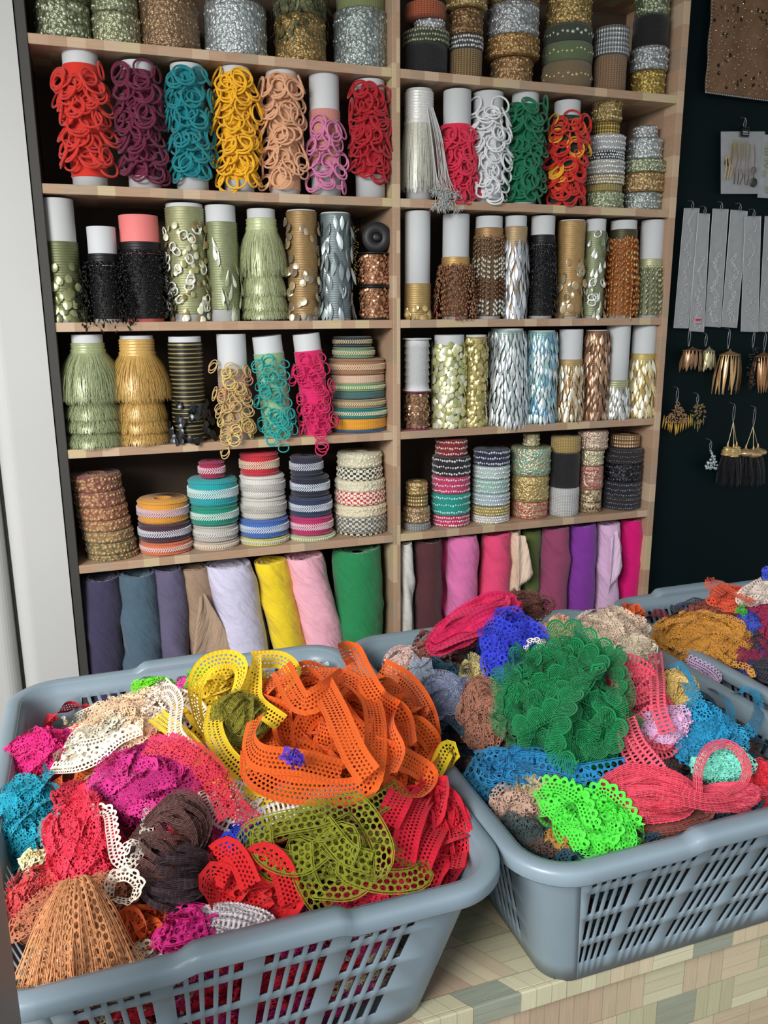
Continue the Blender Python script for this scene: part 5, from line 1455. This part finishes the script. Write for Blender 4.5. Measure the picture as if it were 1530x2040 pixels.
bundle(1, 1175, 1630, 96, 66, -18, (74, 224, 62), 0.019, 'scallop', 16, 'neon green scalloped lace by the front rim', lift=0.016, fold=1.2, tapes=[[(1075, 1570, 0.03), (1100, 1610, 0.03), (1140, 1650, 0.025), (1160, 1690, 0.015)], [(1080, 1560, 0.035), (1120, 1565, 0.035), (1160, 1590, 0.04, 0.5), (1180, 1640, 0.03, 0.4), (1200, 1680, 0.015, 0.4)], [(1160, 1600, 0.04, 0.4), (1200, 1570, 0.04, 0.4), (1240, 1600, 0.035, 0.4), (1270, 1650, 0.02, 0.4)]])
bundle(1, 1340, 1630, 84, 36, 12, (124, 62, 54), 0.011, 'thread', 24, 'chestnut brown lace skein at the front rim', 'hank', lift=0.004)
bundle(1, 1290, 1580, 92, 58, -6, (230, 66, 88), 0.011, 'thread', 40, 'rose red lace skein tied in the middle, by the front rim', 'hank', lift=0.03, thick=0.6,
       tapes=[[(1390, 1580, 0.045), (1392, 1530, 0.05, 0.4), (1415, 1490, 0.055, 0.3), (1455, 1485, 0.055, 0.3), (1485, 1520, 0.05, 0.3), (1480, 1560, 0.045, 0.3), (1440, 1580, 0.045)], [(1200, 1560, 0.03, 0.6), (1260, 1530, 0.045, 0.5), (1330, 1560, 0.05), (1400, 1590, 0.05), (1470, 1585, 0.04), (1530, 1575, 0.03)], [(1330, 1590, 0.05), (1400, 1605, 0.045), (1460, 1610, 0.035), (1500, 1620, 0.02)]])
bundle(1, 1440, 1590, 74, 26, 4, (226, 72, 96), 0.010, 'thread', 22, 'loose rose tail of the tied skein beside the mint bunch', 'hank', lift=0.026)
bundle(1, 1528, 1570, 40, 60, 0, (206, 34, 52), 0.016, 'curly', 16, 'crimson curly lace cut by the frame, beside the rose skein', lift=0.016)

# far basket
bundle(2, 1425, 1222, 62, 36, 0, (154, 84, 70), 0.011, 'curly', 22, 'rust brown curly lace behind the ochre heap', lift=0.0)
bundle(2, 1465, 1192, 50, 28, -20, (222, 84, 52), 0.014, 'ladder', 14, 'orange red lace bunch at the far rim', lift=0.03, tapes=[[(1500, 1200, 0.05), (1460, 1180, 0.06), (1430, 1160, 0.065), (1415, 1152, 0.06, 0.6), (1412, 1165, 0.05, 0.6), (1440, 1185, 0.05)]])
bundle(2, 1505, 1182, 44, 24, 15, (228, 200, 190), 0.012, 'ladder', 12, 'pinkish white lace on top of the mixed far heap', lift=0.05)
bundle(2, 1526, 1142, 12, 18, 0, (60, 76, 200), 0.010, 'curly', 6, 'tip of blue lace at the far edge of view', lift=0.06)
bundle(2, 1488, 1240, 30, 30, 0, (62, 76, 176), 0.012, 'curly', 14, 'small blue lace bunch beside the ochre heap', lift=0.02)
bundle(2, 1478, 1215, 14, 14, 0, (60, 160, 60), 0.008, 'curly', 5, 'speck of green lace above the small blue bunch', lift=0.04)
bundle(2, 1522, 1240, 36, 50, 0, (146, 30, 70), 0.013, 'curly', 18, 'maroon lace at the edge of the far basket', lift=0.01)
bundle(2, 1510, 1320, 44, 46, 0, (126, 34, 66), 0.013, 'curly', 14, 'dark wine lace below the maroon lace', lift=-0.01)
bundle(2, 1505, 1285, 30, 26, 0, (44, 46, 50), 0.012, 'curly', 10, 'charcoal lace between the maroon and ochre lace', lift=0.0)
bundle(2, 1395, 1275, 92, 60, -18, (192, 132, 50), 0.011, 'curly', 44, 'large ochre curly lace heap spilling over the rim', lift=0.03, thick=0.5, tapes=[[(1300, 1250, 0.05), (1350, 1245, 0.05), (1400, 1230, 0.055)], [(1420, 1290, 0.05), (1455, 1320, 0.04), (1490, 1330, 0.03), (1500, 1350, 0.02)], [(1455, 1240, 0.05, 0.6), (1480, 1255, 0.045, 0.7), (1470, 1275, 0.04, 0.6)]])
bundle(2, 1322, 1260, 50, 22, 4, (150, 98, 50), 0.010, 'curly', 14, 'brown ochre lace skein reaching toward the cream lace', 'hank', lift=0.02)

# ------------------------------------------------------------------ goods hung on the dark board
YB = 0.05


def wall_pt(px, py, y=0.035):
    return on_y(px, py, y)


WIRE = foil((150, 152, 156), 0.3)


def hook(root, top, bottom, r=0.0007):
    m_ = MB(); t = np.array(top); b_ = np.array(bottom)
    L = t[2]-b_[2]
    pts = [(0.0, 0.018, 0.004), (0.0, 0.0, 0.002), (0.003, -0.003, -0.006), (0.0035, -0.003, -L*0.6), (0.0, -0.003, -L), (-0.0035, -0.003, -L*0.6), (-0.002, -0.003, -0.006), (0.001, -0.001, 0.001)]
    m_.tube(catmull(np.array(pts)+t-np.array(root.location), 0.003), r, 5)
    m_.build('wire_hook', WIRE, root)


@cached
def film(clear=0.4):
    m = M('clear_film', 0.15, 0, 0.5)
    n = m.noise(m.coord(), 60.0, 3)
    m.color(m.mix(n, lin((176, 178, 180)), lin((206, 208, 210))))
    m.bump(n, 0.5, 0.003)
    t = m.node('ShaderNodeBsdfTransparent'); mx = m.node('ShaderNodeMixShader'); mx.inputs[0].default_value = clear
    m.nt.links.new(m.b.outputs[0], mx.inputs[1]); m.nt.links.new(t.outputs[0], mx.inputs[2]); m.nt.links.new(mx.outputs[0], m.out.inputs[0])
    return m.mat


def bag(tl, tr, bl, br, label, seed, fill=(0.0, 1.0), note=False, dens=260, y=0.036):
    R_ = random.Random(seed)
    A, B, Cc, D = [on_y(q[0], q[1], y-0.004*(seed % 3)) for q in (tl, tr, br, bl)]
    root = empty('rhinestone_bag', tuple((A+B)/2), label, 'bag', 'rhinestone bags hung on the board')
    o0 = np.array(root.location)
    m_ = MB(); n, k = 5, 16
    s = np.linspace(0, 1, n); t = np.linspace(0, 1, k)
    G = (A[None, None]*(1-s)[:, None, None]+B[None, None]*s[:, None, None])*(1-t)[None, :, None]+(D[None, None]*(1-s)[:, None, None]+Cc[None, None]*s[:, None, None])*t[None, :, None]-o0
    puff = (np.sin(math.pi*s)[:, None]*(0.0012+0.0035*np.clip(t*3, 0, 1)*np.clip((1-t)*8, 0, 1))[None, :])+0.0007*np.sin(t*23+seed)[None, :]
    F1 = G.copy(); F1[:, :, 1] -= puff; F2 = G.copy(); F2[:, :, 1] += puff*0.6+0.0004
    m_.grid(F1, None, 1); m_.grid(F2[:, ::-1]); m_.build('film_sleeve', [film(0.35), film(0.78)], root)
    w_ = np.linalg.norm(B-A); H_ = np.linalg.norm(D-A)
    m_ = MB(); ls, ms = [], []
    for q in range(dens):
        tt = fill[0]+(fill[1]-fill[0])*(q+R_.random())/dens
        ss = 0.5+0.16*math.sin(tt*31+seed)+R_.uniform(-0.16, 0.16)*(0.4+tt)
        P = (A*(1-ss)+B*ss)*(1-tt)+(D*(1-ss)+Cc*ss)*tt-o0; P[1] -= 0.0008+R_.uniform(0, 0.001)
        ls.append(P); ms.append(np.eye(3)*R_.uniform(0.0013, 0.0023))
    m_.copies(OCT, OCTF, ms, ls); m_.build('rhinestone_chain', foil((232, 234, 238), 0.12), root, smooth=False, kind='stuff')
    # heat-sealed edges
    m_ = MB(); m_.tube([A-o0, D-o0], 0.0007, 4); m_.tube([B-o0, Cc-o0], 0.0007, 4); m_.tube([D-o0, Cc-o0], 0.0009, 4); m_.tube([A-o0, B-o0], 0.0009, 4)
    m_.build('sealed_edge', plain((196, 198, 200), 0.25), root)
    if note:
        m_ = MB(); P0 = (D*0.88+A*0.12)*0.78+(Cc*0.88+B*0.12)*0.22-o0
        m_.box((P0[0], P0[1]-0.006, P0[2]-0.016), (P0[0]+w_*0.55, P0[1]-0.0052, P0[2]+0.001)); m_.build('price_slip', plain((206, 160, 170), 0.7), root, smooth=False, label='pinkish handwritten slip')
        m_ = MB()
        for q in range(5):
            xx = P0[0]+w_*0.07+q*w_*0.09
            m_.tube(catmull([(xx, P0[1]-0.0064, P0[2]-0.012), (xx+0.001, P0[1]-0.0064, P0[2]-0.003), (xx+0.0025, P0[1]-0.0064, P0[2]-0.010), (xx+0.003, P0[1]-0.0064, P0[2]-0.004)], 0.002), 0.0004, 4)
        m_.build('pen_marks', plain((150, 40, 60), 0.6), root)
    tp = (A+B)/2
    hook(root, tp+np.array([0, 0, 0.016]), tp+np.array([0, 0, -0.004]))
    return root


bag((1363, 415), (1393, 415), (1342, 653), (1371, 654), 'clear rhinestone bag hanging nearest the shelving', 1, (0.02, 0.98))
bag((1391, 425), (1414, 426), (1373, 659), (1402, 661), 'clear rhinestone bag with a pinkish slip at its foot', 2, (0.35, 0.98), True)
bag((1420, 416), (1451, 417), (1404, 650), (1435, 652), 'clear rhinestone bag, densely filled in its lower half', 3, (0.36, 0.96), dens=420)
bag((1456, 418), (1489, 421), (1437, 651), (1468, 653), 'clear rhinestone bag with a torn top edge', 4, (0.36, 0.96), dens=360)
bag((1484, 431), (1516, 431), (1476, 660), (1510, 661), 'clear rhinestone bag with a long single chain', 5, (0.04, 0.94), dens=200)
bag((1524, 431), (1552, 432), (1511, 660), (1540, 661), 'clear rhinestone bag cut off by the edge of the frame', 6, (0.2, 0.97))

# bag of beaded cords under a black clip
A = wall_pt(1437, 262); B = wall_pt(1524, 262); D = wall_pt(1437, 386); Cc = wall_pt(1522, 386)
root = empty('cord_bag', tuple((A+B)/2), 'clear bag of beaded cords held by a black clip', 'bag'); o0 = np.array(root.location)
m_ = MB(); s = np.linspace(0, 1, 9); t = np.linspace(0, 1, 10)
G = (A[None, None]*(1-s)[:, None, None]+B[None, None]*s[:, None, None])*(1-t)[None, :, None]+(D[None, None]*(1-s)[:, None, None]+Cc[None, None]*s[:, None, None])*t[None, :, None]-o0
puff = 0.009*np.sin(math.pi*s)[:, None]*np.sin(math.pi*np.clip(t*0.9+0.05, 0, 1))[None]
F1 = G.copy(); F1[:, :, 1] -= puff+0.002; F2 = G.copy(); F2[:, :, 1] += 0.002
m_.grid(F1, None, 1); m_.grid(F2[:, ::-1]); m_.build('film_sleeve', [film(0.35), film(0.78)], root)
w_ = B[0]-A[0]; hh = A[2]-D[2]
for k, (c, x0, z0, ww, L) in enumerate([((160, 150, 90), -0.13, -0.30, 0.34, 0.3), ((150, 96, 62), -0.05, -0.46, 0.5, 0.5), ((196, 176, 140), -0.36, -0.6, 0.16, 0.36), ((112, 78, 56), 0.0, -0.74, 0.4, 0.24)]):
    m_ = MB(); R_ = random.Random(k)
    for q in range(6):
        xx = (x0+ww*(q/5-0.5)+0.05)*w_; pts = [(xx, -0.005, z0*hh+L*hh*0.5), (xx+R_.uniform(-.004, .004), -0.009, z0*hh), (xx+R_.uniform(-.004, .004), -0.006, z0*hh-L*hh*0.5)]
        P = catmull(pts, 0.0026)
        for p_ in P: m_.ball(p_, 0.0017, 5, 3)
    m_.build('beaded_cord', foil(c, 0.35), root, kind='stuff')
m_ = MB()
for cx_, cz_, rr in ((0.3, -0.82, 0.012), (0.28, -0.62, 0.009), (-0.34, -0.52, 0.009)): m_.lathe([(0, -0.001), (rr, -0.001), (rr, 0.001), (0, 0.0015)], 18, (cx_*w_, 0, 0)); m_.V[-1] = m_.V[-1][:, [0, 2, 1]]*np.array([1, -1, 1])+np.array([0, -0.006, cz_*hh])
m_.build('dark_disc', plain((52, 54, 58), 0.4), root)
m_ = MB(); m_.box((-0.012, -0.009, -0.014), (0.012, 0.004, 0.006)); m_.box((-0.010, -0.011, 0.006), (0.010, 0.002, 0.010))
o = m_.build('black_clip', plain((16, 16, 18), 0.35), root, smooth=False); bevel(o, 0.001)
m_ = MB(); m_.box((-0.009, -0.0098, -0.004), (0.007, -0.0092, -0.002)); m_.box((-0.009, -0.0098, -0.009), (0.009, -0.0092, -0.0075)); m_.build('clip_print', plain((196, 198, 200), 0.4), root, smooth=False)
hook(root, (A+B)/2+np.array([0, 0, 0.032]), (A+B)/2+np.array([0, 0, 0.004]))
# the next bag, of which only the edge is in view
A = wall_pt(1521, 268); D = wall_pt(1521, 394)
root = empty('cord_bag', tuple(A), 'greenish bag at the edge of the frame beside the clipped bag', 'bag')
m_ = MB(); G = np.stack([np.stack([(xx, -0.004-0.006*math.sin(xx/0.1*math.pi)*math.sin(q*math.pi), -q*(A[2]-D[2])) for q in np.linspace(0, 1, 8)]) for xx in np.linspace(0, 0.10, 8)])
G2 = G.copy(); G2[:, :, 1] = 0.001; m_.grid(G, None, 1); m_.grid(G2[:, ::-1]); m_.build('film_sleeve', [film(0.35), film(0.78)], root)
m_ = MB(); R_ = random.Random(4)
for q in range(60): m_.ball((R_.uniform(0.008, 0.09), -0.003, -R_.uniform(0.05, 0.9)*(A[2]-D[2])), 0.004, 6, 4)
m_.build('beads', foil((140, 150, 100), 0.35), root, kind='stuff')
hook(root, A+np.array([0.05, 0, 0.03]), A+np.array([0.05, 0, 0]))

# brown sequinned cloth pinned on the board
A = wall_pt(1418, 0, 0.03); D = wall_pt(1405, 182, 0.03); B = wall_pt(1600, 0, 0.03)
ztop = min(0.875, A[2]+0.10); zb = D[2]; x0, x1 = D[0], B[0]
root = empty('sequin_cloth', (x0, 0.03, zb), 'brown cloth panel with dark spots and sequins pinned on the board', 'cloth')
m_ = MB(); s = np.linspace(0, 1, 30); t = np.linspace(0, 1, 40)
G = np.array([[(q*(x1-x0), 0.003*math.sin(q*17+p*3)+0.002*math.sin(p*21), p*(ztop-zb)-0.012*q*(1-p)*0.6) for p in t] for q in s])


@cached
def brown_cloth():
    m = M('sequin_cloth', 0.7, 0.0, 0.3)
    x, y, z = m.xyz(); pos = m.comb(x, 0.0, z)
    d = m.vor(pos, 62.0); n = m.noise(pos, 40.0, 4)
    big = m.noise(pos, 14.0, 2)
    sp = d.lt(0.30)*big.gt(0.52)
    m.color(m.mix(sp, m.mix(n, lin((92, 66, 46)), lin((134, 104, 78))), lin((44, 24, 12))))
    m.bump(n, 0.4, 0.002)
    return m.mat


m_.grid(G); o = m_.build('cloth_panel', brown_cloth(), root); md = o.modifiers.new('thick', 'SOLIDIFY'); md.thickness = 0.0012
m_ = MB(); R_ = random.Random(12); ls, ms = [], []
for k in range(420):
    q, p = R_.random(), R_.random(); ls.append((q*(x1-x0), -0.0045, p*(ztop-zb)*0.98+0.002))
    ms.append(np.array(Matrix.Rotation(R_.uniform(-0.7, 0.7), 3, 'X') @ Matrix.Rotation(R_.uniform(-0.7, 0.7), 3, 'Z')) @ np.diag([0.0018, 0.0009, 0.0018]))
m_.copies(OCT, OCTF, ms, ls); m_.build('sequins', foil((206, 190, 160), 0.2), root, smooth=False, kind='stuff')
m_ = MB()
for q in np.linspace(0, 1, 46): m_.ball((q*(x1-x0), -0.003, -0.003-0.012*q*0.6), 0.0026, 6, 4)
for p in np.linspace(0, 1, 40): m_.ball((-0.001, -0.003, p*(ztop-zb)), 0.0022, 6, 4)
m_.build('beaded_edge', foil((150, 150, 148), 0.3), root, kind='stuff')


# tassels, pendants and earrings
def pendant(pxh, pyh, pxc, pyc, label, name, cat, build, y=0.032):
    """hook from (pxh,pyh) down to the piece whose top is at (pxc,pyc)"""
    H_ = on_y(pxh, pyh, y); Cn = on_y(pxc, pyc, y)
    root = empty(name, tuple(Cn), label, cat, 'pendants hung on the board')
    hook(root, H_, Cn)
    build(root, depth(Cn)/F)
    return root


def petals(c, n, wpx, hpx, leaf, seed, lw=0.0085, drop_from=0.0, rows=1):
    def f(root, k):
        R_ = random.Random(seed); me = drop_mesh(leaf*k, lw, foil(c, 0.2), 'leaf', 'petal'); me2 = drop_mesh(leaf*k*0.9, lw, foil(tuple(int(q*0.75) for q in c), 0.3), 'leaf', 'petal')
        for r_ in range(rows):
            for q in range(n):
                a = -math.pi/2+((q+0.5)/n*2-1)*1.7; R0 = wpx*k/2
                inst('petal', R_.choice((me, me, me2)), root, (R0*math.cos(a)*(0.9+0.1*r_), 0.0+R0*0.55*math.sin(a)-0.004, -drop_from*k-r_*hpx*k-R_.uniform(0, 0.003)), Quaternion((0, 0, 1), a+math.pi/2) @ Quaternion((1, 0, 0), R_.uniform(-0.12, 0.04)) @ Quaternion((0, 1, 0), R_.uniform(-0.1, 0.1)))
        m_ = MB(); R0 = wpx*k/2; z0 = -drop_from*k
        m_.lathe([(0.001, 0.0), (0.003, -0.002), (0.004, z0*0.4), (R0*0.9, z0-0.001), (R0, z0+0.0015-0.004), (R0*0.8, z0-0.005), (0.001, z0-0.004)], 24)
        m_.V[-1] = m_.V[-1]*np.array([1, 0.55, 1])+np.array([0, -0.004, 0]); m_.build('cap', foil(tuple(int(q*0.7) for q in c), 0.35), root)
    return f


def cluster(c, n, wpx, hpx, br, seed, tri=False, fringe=None):
    def f(root, k):
        R_ = random.Random(seed); m_ = MB()
        for q in range(n):
            t = math.sqrt(R_.random()) if tri else R_.random()
            half = wpx*k/2*(t if tri else math.sin(math.pi*(0.15+0.8*t)))
            m_.ball((R_.uniform(-half, half), -0.004-R_.uniform(0, 0.012)*(1 if not tri else 0.6), -t*hpx*k), br*R_.uniform(0.7, 1.2), 6, 4)
        m_.build('bead_cluster', foil(c, 0.25), root, kind='stuff')
        m_ = MB(); m_.lathe([(0.0005, 0.003), (0.003, 0.0), (0.004, -0.004), (0.0005, -0.006)], 14); m_.build('cap', foil(tuple(int(q*0.8) for q in c), 0.3), root)
        if fringe:
            me = drop_mesh(fringe[1]*k, 0.0045, foil(fringe[0], 0.25), 'leaf', 'bugle_bead')
            for q in range(fringe[2]):
                s = (q+0.5)/fringe[2]*2-1
                inst('bugle_bead', me, root, (s*wpx*k*0.52, -0.008, -(hpx*0.98-abs(s)*hpx*0.42)*k), Quaternion((0, 1, 0), R_.uniform(-0.15, 0.15)))
    return f


def bells(c, n, spread, drop, bell, tassel, seed, roundb=False):
    def f(root, k):
        R_ = random.Random(seed)
        for q in range(n):
            s = (q-(n-1)/2); x = s*spread*k; zt = -drop*k*(1+0.06*(q % 2)); yy = -0.004-0.006*(q % 2)
            m_ = MB(); m_.tube(catmull([(0, 0, 0), (x*0.4, yy*0.5, zt*0.4), (x, yy, zt)], 0.006), 0.0009, 5); m_.build('cord', foil((190, 178, 140), 0.35), root)
            b = bell*k
            pr = [(0.001, 0.008), (0.0018, 0.004), (0.003, 0), (0.0022, -0.003)]
            if roundb: pr += [(b*0.25, -0.006), (b*0.5, -0.010), (b*0.58, -0.016), (b*0.5, -0.022), (b*0.3, -0.026)]
            else: pr += [(b*0.28, -0.006), (b*0.34, -0.009), (b*0.26, -0.011), (b*0.4, -0.014), (b*0.4, -0.024), (b*0.46, -0.026), (b*0.46, -0.029), (b*0.3, -0.029)]
            m_ = MB(); m_.lathe(pr, 20, (x, yy, zt)); m_.build('bell_cap', foil(c, 0.22), root)
            m_ = MB(); strands(m_, b*0.3, 0.0, tassel*k, 70, b*0.32, 0.0012, R_, 0.4)
            m_.V[-1] = m_.V[-1]+np.array([x, yy, zt-0.026]); m_.build('tassel', yarn((24, 24, 28)), root, kind='stuff')
    return f


pendant(1373, 655, 1378, 690, 'bronze petal cluster hanging nearest the shelving', 'petal_pendant', 'pendant', petals((150, 112, 80), 9, 48, 8, 34, 1, 0.012, 6, 2))
pendant(1406, 666, 1411, 690, 'smaller pale gold and bronze petal cluster', 'petal_pendant', 'pendant', petals((196, 184, 140), 7, 30, 8, 32, 2, 0.012, 8, 2))
pendant(1452, 657, 1453, 695, 'long gold petal tassel under the torn-topped bag', 'petal_tassel', 'tassel', petals((206, 164, 112), 14, 52, 6, 78, 3, 0.0085, 10, 1))
pendant(1501, 660, 1499, 692, 'black bead cluster pendant beside the long gold tassel', 'bead_pendant', 'pendant', cluster((40, 40, 46), 70, 30, 80, 0.0032, 4))
pendant(1524, 664, 1520, 698, 'bronze petal tassel cut off by the edge of the frame', 'petal_tassel', 'tassel', petals((160, 116, 76), 12, 48, 6, 72, 5, 0.0085, 10, 1))
pendant(1349, 774, 1348, 800, 'bronze beaded fan pendant with yellow gold bead fringe', 'bead_pendant', 'pendant', cluster((150, 118, 90), 190, 66, 42, 0.0026, 6, True, ((206, 160, 60), 26, 13)))
pendant(1389, 786, 1389, 804, 'small olive and bronze bead cluster beside the beaded fan', 'bead_pendant', 'pendant', cluster((130, 112, 80), 60, 32, 40, 0.0032, 7, False, ((120, 112, 60), 18, 5)))
pendant(1415, 878, 1416, 897, 'small silver jewelled drop hanging lowest on the board', 'jewelled_drop', 'pendant', cluster((176, 190, 194), 60, 36, 38, 0.0036, 8, True))
pendant(1462, 806, 1461, 840, 'gold bell earrings with black tassels', 'bell_tassel', 'tassel', bells((196, 166, 110), 3, 11, 46, 26, 62, 9))
pendant(1503, 812, 1500, 850, 'round gold bell earrings with black tassels', 'bell_tassel', 'tassel', bells((190, 160, 116), 3, 15, 40, 32, 58, 10, True))
